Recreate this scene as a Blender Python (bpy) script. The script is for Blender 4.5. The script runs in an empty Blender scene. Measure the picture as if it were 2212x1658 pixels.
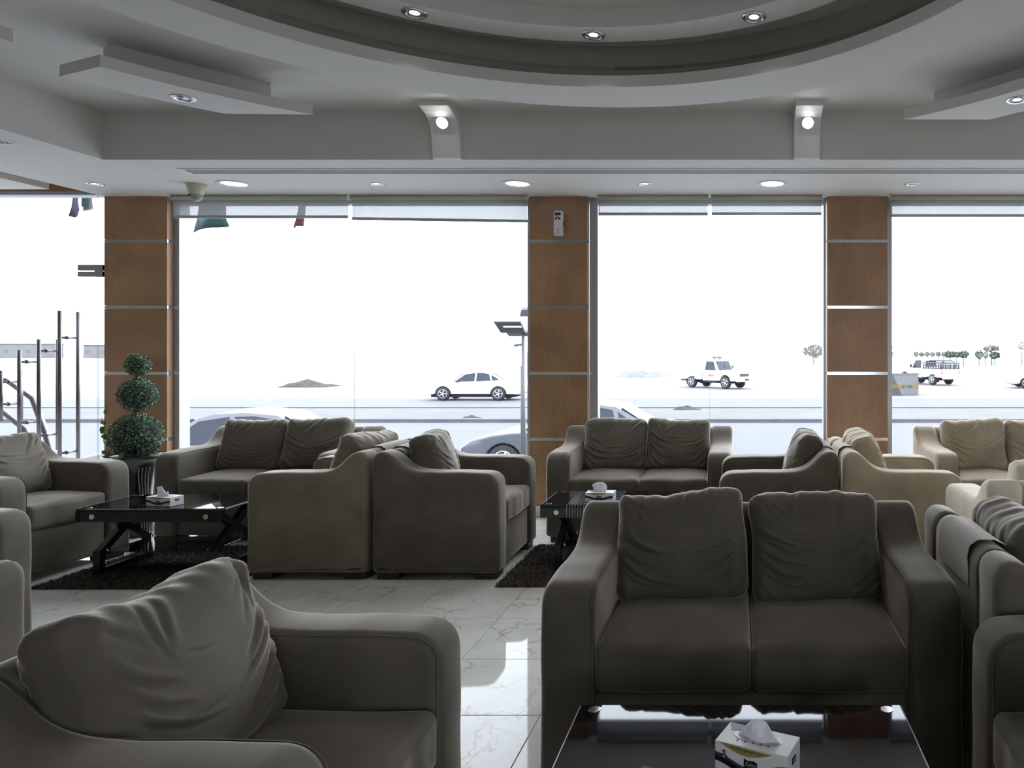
import bpy, bmesh, math, random
import numpy as np
from mathutils import Vector, Matrix

PI = math.pi
random.seed(7)
sc = bpy.context.scene
COL = sc.collection

# ------------------------------------------------------------------ camera
# level view camera with shifted lens (image 2212 x 1658, vanishing point at 1600,755, focal 1540 px)
F, VX, VY, HC = 1540.0, 1600.0, 755.0, 1.45
cam_d = bpy.data.cameras.new('camera')
cam = bpy.data.objects.new('camera', cam_d); COL.objects.link(cam)
cam.location = (0, 0, HC); cam.rotation_euler = (PI / 2, 0, 0)
cam_d.sensor_fit = 'HORIZONTAL'; cam_d.sensor_width = 36
cam_d.lens = F / 2212 * 36
cam_d.shift_x = (1106 - VX) / 2212; cam_d.shift_y = (VY - 829) / 2212
cam_d.clip_start = 0.05; cam_d.clip_end = 2000
sc.camera = cam

# ------------------------------------------------------------------ world, light, exposure
W = bpy.data.worlds.new('hazy_sky'); sc.world = W; W.use_nodes = True
bg = W.node_tree.nodes['Background']
bg.inputs[0].default_value = (0.90, 0.97, 1.09, 1); bg.inputs[1].default_value = 7.0
sc.view_settings.view_transform = 'Standard'; sc.view_settings.look = 'None'
sc.view_settings.exposure = 0.0; sc.view_settings.gamma = 1.0
sc.view_settings.use_curve_mapping = False

def portal(name, x0, x1, z0, z1, y, rz=0.0, c=None):
    l = bpy.data.lights.new(name, 'AREA'); l.shape = 'RECTANGLE'; l.size = x1 - x0; l.size_y = z1 - z0
    l.cycles.is_portal = True
    o = bpy.data.objects.new(name, l); COL.objects.link(o)
    o.location = c or ((x0 + x1) / 2, y, (z0 + z1) / 2); o.rotation_euler = (-PI / 2, 0, rz)
portal('daylight_portal', -8.8, -5.52, 0.02, 2.8, 6.34)
portal('daylight_portal', -4.9, -1.84, 0.1, 2.77, 6.34)
portal('daylight_portal', -1.28, 0.73, 0.1, 2.77, 6.34)
portal('daylight_portal', 1.28, 4.4, 0.1, 2.77, 6.34)
portal('daylight_portal', 1.0, 3.0, 0.5, 2.3, 0, PI, (2.0, -4.72, 1.4))  # for the added opening in the unseen back wall
portal('daylight_portal', -2.0, 0.5, 0.7, 2.3, 0, -PI / 2, (6.42, -0.75, 1.5))  # for the added opening in the unseen right wall
sc.cycles.max_bounces = 8; sc.cycles.diffuse_bounces = 4; sc.cycles.glossy_bounces = 4
sc.cycles.use_adaptive_sampling = True; sc.cycles.adaptive_threshold = 0.02
sc.cycles.transparent_max_bounces = 12; sc.cycles.sample_clamp_indirect = 6.0

# ------------------------------------------------------------------ materials
M = {}
def nodes_of(name):
    m = bpy.data.materials.new(name); m.use_nodes = True
    nt = m.node_tree
    return m, nt, nt.nodes, nt.links, nt.nodes['Principled BSDF']

def pm(name, col, rough=0.5, metal=0.0, spec=0.5, var=0.0, scale=8.0, bump=0.0, bscale=60.0, coat=0.0, sheen=0.0, emit=None, estr=0.0):
    m, nt, N, L, b = nodes_of(name)
    b.inputs['Base Color'].default_value = (*col, 1)
    b.inputs['Roughness'].default_value = rough; b.inputs['Metallic'].default_value = metal
    b.inputs['Specular IOR Level'].default_value = spec
    b.inputs['Coat Weight'].default_value = coat; b.inputs['Sheen Weight'].default_value = sheen
    if emit:
        b.inputs['Emission Color'].default_value = (*emit, 1); b.inputs['Emission Strength'].default_value = estr
    tc = N.new('ShaderNodeTexCoord')
    if var > 0:
        n = N.new('ShaderNodeTexNoise'); n.inputs['Scale'].default_value = scale; n.inputs['Detail'].default_value = 5
        L.new(tc.outputs['Object'], n.inputs['Vector'])
        mx = N.new('ShaderNodeMix'); mx.data_type = 'RGBA'
        mx.inputs[6].default_value = (*[c * (1 - var) for c in col], 1)
        mx.inputs[7].default_value = (*[min(1, c * (1 + var)) for c in col], 1)
        L.new(n.outputs['Fac'], mx.inputs[0]); L.new(mx.outputs[2], b.inputs['Base Color'])
    if bump > 0:
        n = N.new('ShaderNodeTexNoise'); n.inputs['Scale'].default_value = bscale; n.inputs['Detail'].default_value = 4
        L.new(tc.outputs['Object'], n.inputs['Vector'])
        bp = N.new('ShaderNodeBump'); bp.inputs['Strength'].default_value = bump; bp.inputs['Distance'].default_value = 0.01
        L.new(n.outputs['Fac'], bp.inputs['Height']); L.new(bp.outputs['Normal'], b.inputs['Normal'])
    M[name] = m
    return m

pm('paint', (0.62, 0.605, 0.575), 0.7, var=0.02, scale=1.5)
pm('paint_shaded', (0.36, 0.33, 0.29), 0.75, var=0.02, scale=2)  # ceiling paint darkened to carry the shade inside the round recess
pm('paint_white', (0.72, 0.72, 0.71), 0.6, var=0.02, scale=2)
pm('wall_paint', (0.52, 0.47, 0.40), 0.8, var=0.05, scale=1)
pm('grout', (0.33, 0.33, 0.31), 0.6, var=0.1)
pm('chrome', (0.75, 0.76, 0.78), 0.12, 1.0, var=0.02)
pm('steel', (0.55, 0.56, 0.58), 0.25, 1.0, var=0.05, scale=30)
pm('handle_steel', (0.17, 0.16, 0.165), 0.3, 0.9, var=0.1)
pm('aluminium', (0.42, 0.43, 0.45), 0.4, 0.6, var=0.03)
pm('dark_wood', (0.03, 0.022, 0.018), 0.5, var=0.2)
pm('marble_trim', (0.62, 0.60, 0.52), 0.3, var=0.15, scale=14)
pm('frame_black', (0.010, 0.012, 0.016), 0.28, 0.0, 0.5, var=0.1)
pm('black_glass', (0.003, 0.003, 0.005), 0.03, 0.0, 0.5, var=0.1, scale=3)
pm('slot_dark', (0.012, 0.012, 0.015), 0.6, var=0.1)
pm('plastic_white', (0.66, 0.66, 0.70), 0.4, var=0.02)
pm('plastic_beige', (0.52, 0.50, 0.38), 0.45, var=0.03)
pm('plastic_dark', (0.02, 0.02, 0.025), 0.35, var=0.1)
pm('smoke_dome', (0.30, 0.30, 0.28), 0.1, var=0.03)
pm('tissue', (0.86, 0.87, 0.92), 0.8, var=0.02)
pm('card_white', (0.75, 0.75, 0.74), 0.35, var=0.02)
pm('print_purple', (0.07, 0.05, 0.11), 0.3, var=0.15, scale=25)
pm('print_gold', (0.33, 0.25, 0.09), 0.35, var=0.15, scale=40)
pm('print_black', (0.012, 0.01, 0.014), 0.3, var=0.1)
pm('print_grey', (0.55, 0.53, 0.58), 0.3, 0.3, var=0.05)
pm('print_red', (0.4, 0.08, 0.06), 0.4, var=0.1)
pm('rug', (0.075, 0.060, 0.052), 0.95, var=0.5, scale=30)
pm('leaf', (0.07, 0.15, 0.08), 0.5, 0.0, 0.35, var=0.6, scale=18)
pm('leaf_vine', (0.12, 0.24, 0.06), 0.4, var=0.3)
pm('twig', (0.16, 0.11, 0.07), 0.8, var=0.2)
pm('pot_black', (0.012, 0.010, 0.010), 0.18, coat=0.6, var=0.2)
pm('beads', (0.6, 0.6, 0.62), 0.2, 0.9, var=0.1)
pm('soil', (0.03, 0.025, 0.02), 0.9, var=0.3)
pm('lamp_glow', (1, 1, 1), 0.5, emit=(0.96, 0.98, 1.0), estr=3.0)
pm('spot_glow', (1, 1, 1), 0.5, emit=(0.95, 0.95, 1.0), estr=9.0)
pm('star_green', (1, 1, 1), 0.5, emit=(0.96, 1.0, 0.9), estr=40.0)
pm('star_violet', (1, 1, 1), 0.5, emit=(0.93, 0.92, 1.0), estr=40.0)
# outdoors
pm('sand', (0.128, 0.125, 0.120), 0.95, var=0.18, scale=0.35)
pm('paving', (0.27, 0.275, 0.285), 0.8, var=0.06, scale=1)
pm('asphalt', (0.078, 0.081, 0.088), 0.9, var=0.10, scale=0.6)
pm('median', (0.076, 0.075, 0.073), 0.95, var=0.3, scale=0.5)
pm('kerb', (0.062, 0.065, 0.075), 0.9, var=0.3, scale=2)
pm('terrace', (0.3, 0.3, 0.31), 0.7, var=0.1, scale=1)
pm('car_white', (0.55, 0.55, 0.54), 0.25, coat=0.4, var=0.01)
pm('car_silver', (0.066, 0.071, 0.084), 0.35, 0.0, coat=0.5, var=0.02)
pm('car_dark', (0.055, 0.06, 0.078), 0.3, coat=0.5, var=0.05)
pm('tyre', (0.010, 0.011, 0.014), 0.8, var=0.2)
pm('rim', (0.42, 0.43, 0.45), 0.35, 0.5, var=0.05)
pm('car_glass', (0.018, 0.023, 0.034), 0.15, 0.0, 0.2, var=0.3, scale=2)
pm('tail_red', (0.30, 0.03, 0.03), 0.3, var=0.1)
pm('skip_grey', (0.058, 0.058, 0.06), 0.7, var=0.25, scale=3)
pm('skip_pale', (0.10, 0.10, 0.103), 0.7, var=0.15, scale=3)
pm('skip_yellow', (0.115, 0.08, 0.02), 0.6, var=0.1)
pm('rubble', (0.034, 0.034, 0.03), 0.95, var=0.5, scale=1.5)
pm('tree_green', (0.05, 0.068, 0.042), 0.9, var=0.35, scale=1)
pm('tree_pale', (0.10, 0.108, 0.092), 0.9, var=0.25, scale=1)
pm('house_far', (0.135, 0.135, 0.135), 0.9, var=0.12, scale=0.2)
pm('flag_green', (0.012, 0.050, 0.045), 0.8, var=0.15, scale=6)
pm('flag_red', (0.075, 0.010, 0.014), 0.8, var=0.15, scale=6)
pm('flag_grey', (0.05, 0.05, 0.075), 0.8, var=0.15, scale=6)
pm('flag_white', (0.16, 0.16, 0.18), 0.8, var=0.1, scale=6)
pm('flood_grey', (0.03, 0.033, 0.033), 0.4, var=0.1)
pm('flood_pale', (0.08, 0.083, 0.086), 0.4, var=0.1)

def fabric():
    m, nt, N, L, b = nodes_of('sofa_fabric')
    oi = N.new('ShaderNodeObjectInfo'); tc = N.new('ShaderNodeTexCoord')
    n1 = N.new('ShaderNodeTexNoise'); n1.inputs['Scale'].default_value = 5.0; n1.inputs['Detail'].default_value = 6
    n2 = N.new('ShaderNodeTexNoise'); n2.inputs['Scale'].default_value = 420.0; n2.inputs['Detail'].default_value = 2
    for n in (n1, n2): L.new(tc.outputs['Object'], n.inputs['Vector'])
    r1 = N.new('ShaderNodeMapRange'); r1.inputs[1].default_value = 0.3; r1.inputs[2].default_value = 0.7
    r1.inputs[3].default_value = 0.80; r1.inputs[4].default_value = 1.18
    L.new(n1.outputs['Fac'], r1.inputs[0])
    r2 = N.new('ShaderNodeMapRange'); r2.inputs[1].default_value = 0.3; r2.inputs[2].default_value = 0.7
    r2.inputs[3].default_value = 0.86; r2.inputs[4].default_value = 1.14
    L.new(n2.outputs['Fac'], r2.inputs[0])
    mu = N.new('ShaderNodeMath'); mu.operation = 'MULTIPLY'
    L.new(r1.outputs[0], mu.inputs[0]); L.new(r2.outputs[0], mu.inputs[1])
    vm = N.new('ShaderNodeVectorMath'); vm.operation = 'SCALE'
    L.new(oi.outputs['Color'], vm.inputs[0]); L.new(mu.outputs[0], vm.inputs['Scale'])
    L.new(vm.outputs[0], b.inputs['Base Color'])
    b.inputs['Roughness'].default_value = 0.75; b.inputs['Specular IOR Level'].default_value = 0.25
    b.inputs['Sheen Weight'].default_value = 1.0; b.inputs['Sheen Roughness'].default_value = 0.3
    b.inputs['Sheen Tint'].default_value = (0.98, 0.88, 0.76, 1)
    bp = N.new('ShaderNodeBump'); bp.inputs['Strength'].default_value = 0.25; bp.inputs['Distance'].default_value = 0.002
    L.new(n2.outputs['Fac'], bp.inputs['Height']); L.new(bp.outputs['Normal'], b.inputs['Normal'])
    M['fabric'] = m
fabric()

def wood():
    m, nt, N, L, b = nodes_of('wood_panel')
    tc = N.new('ShaderNodeTexCoord'); mp = N.new('ShaderNodeMapping'); mp.inputs['Scale'].default_value = (1, 1, 0.045)
    geo = N.new('ShaderNodeNewGeometry'); L.new(geo.outputs['Position'], mp.inputs['Vector'])
    n = N.new('ShaderNodeTexNoise'); n.inputs['Scale'].default_value = 90; n.inputs['Detail'].default_value = 6
    n.inputs['Roughness'].default_value = 0.65; L.new(mp.outputs[0], n.inputs['Vector'])
    n2 = N.new('ShaderNodeTexNoise'); n2.inputs['Scale'].default_value = 4; L.new(geo.outputs['Position'], n2.inputs['Vector'])
    ad = N.new('ShaderNodeMath'); ad.operation = 'ADD'; L.new(n.outputs['Fac'], ad.inputs[0]); L.new(n2.outputs['Fac'], ad.inputs[1])
    cr = N.new('ShaderNodeValToRGB'); cr.color_ramp.elements[0].position = 0.35; cr.color_ramp.elements[1].position = 0.7
    cr.color_ramp.elements[0].color = (0.27, 0.15, 0.082, 1); cr.color_ramp.elements[1].color = (0.42, 0.245, 0.14, 1)
    mr = N.new('ShaderNodeMath'); mr.operation = 'MULTIPLY'; mr.inputs[1].default_value = 0.5
    L.new(ad.outputs[0], mr.inputs[0]); L.new(mr.outputs[0], cr.inputs[0]); L.new(cr.outputs[0], b.inputs['Base Color'])
    b.inputs['Roughness'].default_value = 0.38; b.inputs['Specular IOR Level'].default_value = 0.4
    M['wood'] = m
wood()

def marble():
    m, nt, N, L, b = nodes_of('marble_tile')
    geo = N.new('ShaderNodeNewGeometry'); oi = N.new('ShaderNodeObjectInfo')
    vm = N.new('ShaderNodeVectorMath'); vm.operation = 'MULTIPLY_ADD'
    vm.inputs[1].default_value = (1, 1, 1)
    sca = N.new('ShaderNodeVectorMath'); sca.operation = 'SCALE'; sca.inputs[0].default_value = (13, 7, 5)
    L.new(oi.outputs['Random'], sca.inputs['Scale'])
    L.new(geo.outputs['Position'], vm.inputs[0]); L.new(sca.outputs[0], vm.inputs[2])
    warp = N.new('ShaderNodeTexNoise'); warp.inputs['Scale'].default_value = 4; warp.inputs['Detail'].default_value = 6
    L.new(vm.outputs[0], warp.inputs['Vector'])
    wv = N.new('ShaderNodeVectorMath'); wv.operation = 'MULTIPLY_ADD'; wv.inputs[1].default_value = (0.45, 0.45, 0.1)
    L.new(warp.outputs['Color'], wv.inputs[0]); L.new(vm.outputs[0], wv.inputs[2])
    warp.inputs['Roughness'].default_value = 0.72; warp.inputs['Detail'].default_value = 9
    vo = N.new('ShaderNodeTexVoronoi'); vo.feature = 'DISTANCE_TO_EDGE'; vo.inputs['Scale'].default_value = 4.0
    L.new(wv.outputs[0], vo.inputs['Vector'])
    msk = N.new('ShaderNodeTexNoise'); msk.inputs['Scale'].default_value = 2.6; L.new(vm.outputs[0], msk.inputs['Vector'])
    mr = N.new('ShaderNodeMapRange'); mr.inputs[1].default_value = 0.0; mr.inputs[2].default_value = 0.022
    mr.inputs[3].default_value = 1; mr.inputs[4].default_value = 0; L.new(vo.outputs['Distance'], mr.inputs[0])
    mk = N.new('ShaderNodeMapRange'); mk.inputs[1].default_value = 0.42; mk.inputs[2].default_value = 0.62
    L.new(msk.outputs['Fac'], mk.inputs[0])
    mu = N.new('ShaderNodeMath'); mu.operation = 'MULTIPLY'; L.new(mr.outputs[0], mu.inputs[0]); L.new(mk.outputs[0], mu.inputs[1])
    cl = N.new('ShaderNodeTexNoise'); cl.inputs['Scale'].default_value = 6; cl.inputs['Detail'].default_value = 8
    L.new(vm.outputs[0], cl.inputs['Vector'])
    c1 = N.new('ShaderNodeMix'); c1.data_type = 'RGBA'
    c1.inputs[6].default_value = (0.56, 0.57, 0.52, 1); c1.inputs[7].default_value = (0.78, 0.78, 0.73, 1)
    L.new(cl.outputs['Fac'], c1.inputs[0])
    c2 = N.new('ShaderNodeMix'); c2.data_type = 'RGBA'; c2.inputs[7].default_value = (0.20, 0.16, 0.11, 1)
    L.new(mu.outputs[0], c2.inputs[0]); L.new(c1.outputs[2], c2.inputs[6]); L.new(c2.outputs[2], b.inputs['Base Color'])
    b.inputs['Roughness'].default_value = 0.04; b.inputs['Specular IOR Level'].default_value = 0.2
    M['marble'] = m
marble()

def glass_mat(name, tint, refl=1.0, haze=0.0):
    m = bpy.data.materials.new(name); m.use_nodes = True; nt = m.node_tree; N = nt.nodes; L = nt.links
    N.clear(); out = N.new('ShaderNodeOutputMaterial')
    tr = N.new('ShaderNodeBsdfTransparent'); tr.inputs[0].default_value = (*tint, 1)
    gl = N.new('ShaderNodeBsdfGlossy'); gl.inputs['Roughness'].default_value = 0.0
    fr = N.new('ShaderNodeFresnel'); fr.inputs[0].default_value = 1.5
    geo = N.new('ShaderNodeNewGeometry'); sub = N.new('ShaderNodeMath'); sub.operation = 'SUBTRACT'; sub.inputs[0].default_value = refl
    L.new(geo.outputs['Backfacing'], sub.inputs[1])
    mu = N.new('ShaderNodeMath'); mu.operation = 'MULTIPLY'; mu.use_clamp = True
    L.new(fr.outputs[0], mu.inputs[0]); L.new(sub.outputs[0], mu.inputs[1])
    mx = N.new('ShaderNodeMixShader'); L.new(mu.outputs[0], mx.inputs[0]); L.new(tr.outputs[0], mx.inputs[1]); L.new(gl.outputs[0], mx.inputs[2])
    L.new(mx.outputs[0], out.inputs[0]); M[name] = m
glass_mat('window_glass', (0.985, 0.99, 0.99))
glass_mat('edge_glass', (0.80, 0.84, 0.84))

def blind_mat():
    m = bpy.data.materials.new('blind_fabric'); m.use_nodes = True; nt = m.node_tree; N = nt.nodes; L = nt.links
    N.clear(); out = N.new('ShaderNodeOutputMaterial')
    tr = N.new('ShaderNodeBsdfTransparent'); tl = N.new('ShaderNodeBsdfTranslucent'); df = N.new('ShaderNodeBsdfDiffuse')
    tc = N.new('ShaderNodeTexCoord'); n = N.new('ShaderNodeTexNoise'); n.inputs['Scale'].default_value = 300
    L.new(tc.outputs['Object'], n.inputs['Vector'])
    cr = N.new('ShaderNodeValToRGB'); cr.color_ramp.elements[0].color = (0.33, 0.33, 0.32, 1); cr.color_ramp.elements[1].color = (0.40, 0.40, 0.39, 1)
    L.new(n.outputs['Fac'], cr.inputs[0]); L.new(cr.outputs[0], df.inputs[0]); L.new(cr.outputs[0], tl.inputs[0])
    tr.inputs[0].default_value = (1, 1, 1, 1)
    m1 = N.new('ShaderNodeMixShader'); m1.inputs[0].default_value = 0.58; L.new(df.outputs[0], m1.inputs[1]); L.new(tl.outputs[0], m1.inputs[2])
    m2 = N.new('ShaderNodeMixShader'); m2.inputs[0].default_value = 0.30; L.new(m1.outputs[0], m2.inputs[1]); L.new(tr.outputs[0], m2.inputs[2])
    L.new(m2.outputs[0], out.inputs[0]); M['blind'] = m
blind_mat()

def stripe_glass():
    # black glass print with a band of fine pale stripes
    m, nt, N, L, b = nodes_of('striped_black_glass')
    tc = N.new('ShaderNodeTexCoord'); sp = N.new('ShaderNodeSeparateXYZ'); L.new(tc.outputs['Object'], sp.inputs[0])
    mm = N.new('ShaderNodeMath'); mm.operation = 'MULTIPLY'; mm.inputs[1].default_value = 55.0; L.new(sp.outputs[0], mm.inputs[0])
    fr = N.new('ShaderNodeMath'); fr.operation = 'FRACT'; L.new(mm.outputs[0], fr.inputs[0])
    gt = N.new('ShaderNodeMath'); gt.operation = 'GREATER_THAN'; gt.inputs[1].default_value = 0.74; L.new(fr.outputs[0], gt.inputs[0])
    a = N.new('ShaderNodeMath'); a.operation = 'GREATER_THAN'; a.inputs[1].default_value = -0.30; L.new(sp.outputs[0], a.inputs[0])
    c = N.new('ShaderNodeMath'); c.operation = 'LESS_THAN'; c.inputs[1].default_value = 0.02; L.new(sp.outputs[0], c.inputs[0])
    p = N.new('ShaderNodeMath'); p.operation = 'MULTIPLY'; L.new(a.outputs[0], p.inputs[0]); L.new(c.outputs[0], p.inputs[1])
    q = N.new('ShaderNodeMath'); q.operation = 'MULTIPLY'; L.new(p.outputs[0], q.inputs[0]); L.new(gt.outputs[0], q.inputs[1])
    mx = N.new('ShaderNodeMix'); mx.data_type = 'RGBA'; mx.inputs[6].default_value = (0.004, 0.004, 0.006, 1)
    mx.inputs[7].default_value = (0.22, 0.26, 0.29, 1); L.new(q.outputs[0], mx.inputs[0]); L.new(mx.outputs[2], b.inputs['Base Color'])
    b.inputs['Roughness'].default_value = 0.04; b.inputs['Specular IOR Level'].default_value = 0.7
    M['striped_glass'] = m
stripe_glass()

# ------------------------------------------------------------------ helpers
def link(o, parent=None):
    COL.objects.link(o)
    if parent is not None: o.parent = parent
    return o

def tag(o, label=None, cat=None, group=None, kind=None):
    if label: o['label'] = label
    if cat: o['category'] = cat
    if group: o['group'] = group
    if kind: o['kind'] = kind
    return o

def empty(name, loc=(0, 0, 0), rz=0.0, parent=None):
    o = bpy.data.objects.new(name, None); o.empty_display_size = 0.1
    o.location = loc; o.rotation_euler = (0, 0, rz)
    return link(o, parent)

def mesh(name, V, Fc, mat, smooth=True):
    me = bpy.data.meshes.new(name)
    me.from_pydata([tuple(map(float, v)) for v in V], [], [tuple(int(i) for i in f) for f in Fc])
    bm = bmesh.new(); bm.from_mesh(me)
    bmesh.ops.recalc_face_normals(bm, faces=bm.faces[:]); bm.to_mesh(me); bm.free()
    if smooth:
        me.polygons.foreach_set('use_smooth', [True] * len(me.polygons))
    me.materials.append(M[mat] if isinstance(mat, str) else mat)
    return me

def obj(name, me, parent=None, loc=(0, 0, 0), rot=(0, 0, 0)):
    o = bpy.data.objects.new(name, me); o.location = loc; o.rotation_euler = rot
    return link(o, parent)

BOXC = {}
def box_mesh(sx, sy, sz, mat, bev=0.0):
    key = (round(sx, 4), round(sy, 4), round(sz, 4), mat, round(bev, 4))
    if key in BOXC: return BOXC[key]
    bm = bmesh.new(); bmesh.ops.create_cube(bm, size=1.0)
    bmesh.ops.scale(bm, vec=(sx, sy, sz), verts=bm.verts[:])
    if bev > 0:
        bmesh.ops.bevel(bm, geom=bm.edges[:], offset=min(bev, 0.45 * min(sx, sy, sz)), segments=2, affect='EDGES', profile=0.5)
    me = bpy.data.meshes.new('box'); bm.to_mesh(me); bm.free(); me.materials.append(M[mat])
    BOXC[key] = me
    return me

def box(name, a, b, mat, parent=None, bev=0.0):
    c = [(a[i] + b[i]) / 2 for i in range(3)]; s = [abs(b[i] - a[i]) for i in range(3)]
    return obj(name, box_mesh(*s, mat, bev), parent, c)

CYLC = {}
def cyl(name, p0, p1, r, mat, parent=None, seg=16, r2=None, cap=True):
    p0, p1 = Vector(p0), Vector(p1); d = p1 - p0; h = d.length
    key = (round(h, 4), round(r, 4), mat, seg, r2)
    if key not in CYLC:
        bm = bmesh.new()
        bmesh.ops.create_cone(bm, cap_ends=cap, segments=seg, radius1=r, radius2=r if r2 is None else r2, depth=h)
        me = bpy.data.meshes.new('cyl'); bm.to_mesh(me); bm.free(); me.materials.append(M[mat])
        for p in me.polygons: p.use_smooth = len(p.vertices) == 4
        CYLC[key] = me
    o = obj(name, CYLC[key], parent, (p0 + p1) / 2)
    o.rotation_euler = d.to_track_quat('Z', 'Y').to_euler()
    return o

def lathe_mesh(name, prof, mat, seg=32):
    V, Fc = [], []
    for r, z in prof:
        for k in range(seg):
            a = 2 * PI * k / seg; V.append((r * math.cos(a), r * math.sin(a), z))
    for i in range(len(prof) - 1):
        for k in range(seg):
            k2 = (k + 1) % seg
            Fc.append((i * seg + k, i * seg + k2, (i + 1) * seg + k2, (i + 1) * seg + k))
    if prof[0][0] > 1e-4: Fc.append(tuple(range(seg - 1, -1, -1)))
    if prof[-1][0] > 1e-4: Fc.append(tuple(range((len(prof) - 1) * seg, len(prof) * seg)))
    return mesh(name, V, Fc, mat)

def tube_mesh(name, pts, r, mat, seg=10):
    pts = [Vector(p) for p in pts]; V, Fc = [], []
    for i, p in enumerate(pts):
        t = (pts[min(i + 1, len(pts) - 1)] - pts[max(i - 1, 0)]).normalized()
        q = t.to_track_quat('Z', 'Y')
        for k in range(seg):
            a = 2 * PI * k / seg; V.append(p + q @ Vector((r * math.cos(a), r * math.sin(a), 0)))
    for i in range(len(pts) - 1):
        for k in range(seg):
            k2 = (k + 1) % seg; Fc.append((i * seg + k, i * seg + k2, (i + 1) * seg + k2, (i + 1) * seg + k))
    Fc.append(tuple(range(seg))); Fc.append(tuple(range((len(pts) - 1) * seg, len(pts) * seg)))
    return mesh(name, V, Fc, mat)

def resample(pts, step):
    out = []
    n = len(pts)
    for i in range(n):
        a = np.array(pts[i]); b = np.array(pts[(i + 1) % n]); d = np.linalg.norm(b - a)
        k = max(1, int(d / step))
        for j in range(k): out.append(a + (b - a) * j / k)
    return np.array(out)

def smooth_loop(P, it=1):
    for _ in range(it):
        P = 0.5 * P + 0.25 * (np.roll(P, 1, 0) + np.roll(P, -1, 0))
    return P

def rounded_extrude(name, prof, width, r, mat, axis='X', step=None, seg=4, flat_cap=True):
    """closed profile (2D, CCW) extruded along an axis with rounded rims"""
    P = np.array(prof, float)
    if step: P = resample(P, step)
    nx = np.roll(P, -1, 0) - np.roll(P, 1, 0)
    nl = np.linalg.norm(nx, axis=1)[:, None]; nl[nl == 0] = 1
    t = nx / nl; nrm = np.stack([t[:, 1], -t[:, 0]], 1)
    area = 0.5 * np.sum(P[:, 0] * np.roll(P[:, 1], -1) - np.roll(P[:, 0], -1) * P[:, 1])
    if area < 0: nrm = -nrm
    rings = []
    h = width / 2
    for s in (-1, 1):
        rr = []
        for k in range(seg + 1):
            a = PI / 2 * k / seg
            rr.append((s * (h - r + r * math.cos(a)), r - r * math.sin(a)))
        if s > 0: rr = rr[::-1]
        rings += rr
    n = len(P); V, Fc = [], []
    for (w, off) in rings:
        Q = P - nrm * off
        for q in Q:
            V.append({'X': (w, q[0], q[1]), 'Y': (q[0], w, q[1]), 'Z': (q[0], q[1], w)}[axis])
    m = len(rings)
    for i in range(m - 1):
        for k in range(n):
            k2 = (k + 1) % n; Fc.append((i * n + k, i * n + k2, (i + 1) * n + k2, (i + 1) * n + k))
    Fc.append(tuple(range(n - 1, -1, -1))); Fc.append(tuple(range((m - 1) * n, m * n)))
    me = mesh(name, V, Fc, mat)
    return me

def axis_samples(half, r, n, k=4):
    inner = np.linspace(-(half - r), half - r, n)
    ang = np.tan(np.linspace(0, PI / 4, k + 1)[1:]) * r
    return np.concatenate([-(half - r) - ang[::-1], inner, (half - r) + ang])

def rounded_box_mesh(name, size, r, mat, n=(20, 6, 20), deform=None):
    """rounded box with dense grid; deform(P, N) -> P on numpy arrays"""
    half = np.array(size) / 2.0
    if np.isscalar(r): r = (r, r, r)
    rr = min(r)
    ax = [axis_samples(half[i], rr, n[i]) for i in range(3)]
    dims = [len(a) for a in ax]
    idx = {}; pts = []
    def vid(i, j, k):
        key = (i, j, k)
        if key not in idx:
            idx[key] = len(pts); pts.append((ax[0][i], ax[1][j], ax[2][k]))
        return idx[key]
    Fc = []
    I, J, K = dims
    for i in range(I - 1):
        for j in range(J - 1):
            Fc.append((vid(i, j, 0), vid(i, j + 1, 0), vid(i + 1, j + 1, 0), vid(i + 1, j, 0)))
            Fc.append((vid(i, j, K - 1), vid(i + 1, j, K - 1), vid(i + 1, j + 1, K - 1), vid(i, j + 1, K - 1)))
        for k in range(K - 1):
            Fc.append((vid(i, 0, k), vid(i + 1, 0, k), vid(i + 1, 0, k + 1), vid(i, 0, k + 1)))
            Fc.append((vid(i, J - 1, k), vid(i, J - 1, k + 1), vid(i + 1, J - 1, k + 1), vid(i + 1, J - 1, k)))
    for j in range(J - 1):
        for k in range(K - 1):
            Fc.append((vid(0, j, k), vid(0, j, k + 1), vid(0, j + 1, k + 1), vid(0, j + 1, k)))
            Fc.append((vid(I - 1, j, k), vid(I - 1, j + 1, k), vid(I - 1, j + 1, k + 1), vid(I - 1, j, k + 1)))
    q = np.array(pts); inner = np.clip(q, -(half - rr), half - rr)
    d = q - inner; l = np.linalg.norm(d, axis=1)[:, None]; nrm = d / l
    P = inner + rr * nrm
    if deform is not None: P = deform(P, nrm)
    me = bpy.data.meshes.new(name); me.from_pydata(P.tolist(), [], Fc)
    me.polygons.foreach_set('use_smooth', [True] * len(me.polygons))
    me.materials.append(M[mat])
    return me

def bez(p0, p1, p2, n=14):
    t = np.linspace(0, 1, n)[:, None]
    return (1 - t) ** 2 * np.array(p0) + 2 * t * (1 - t) * np.array(p1) + t * t * np.array(p2)

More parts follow.
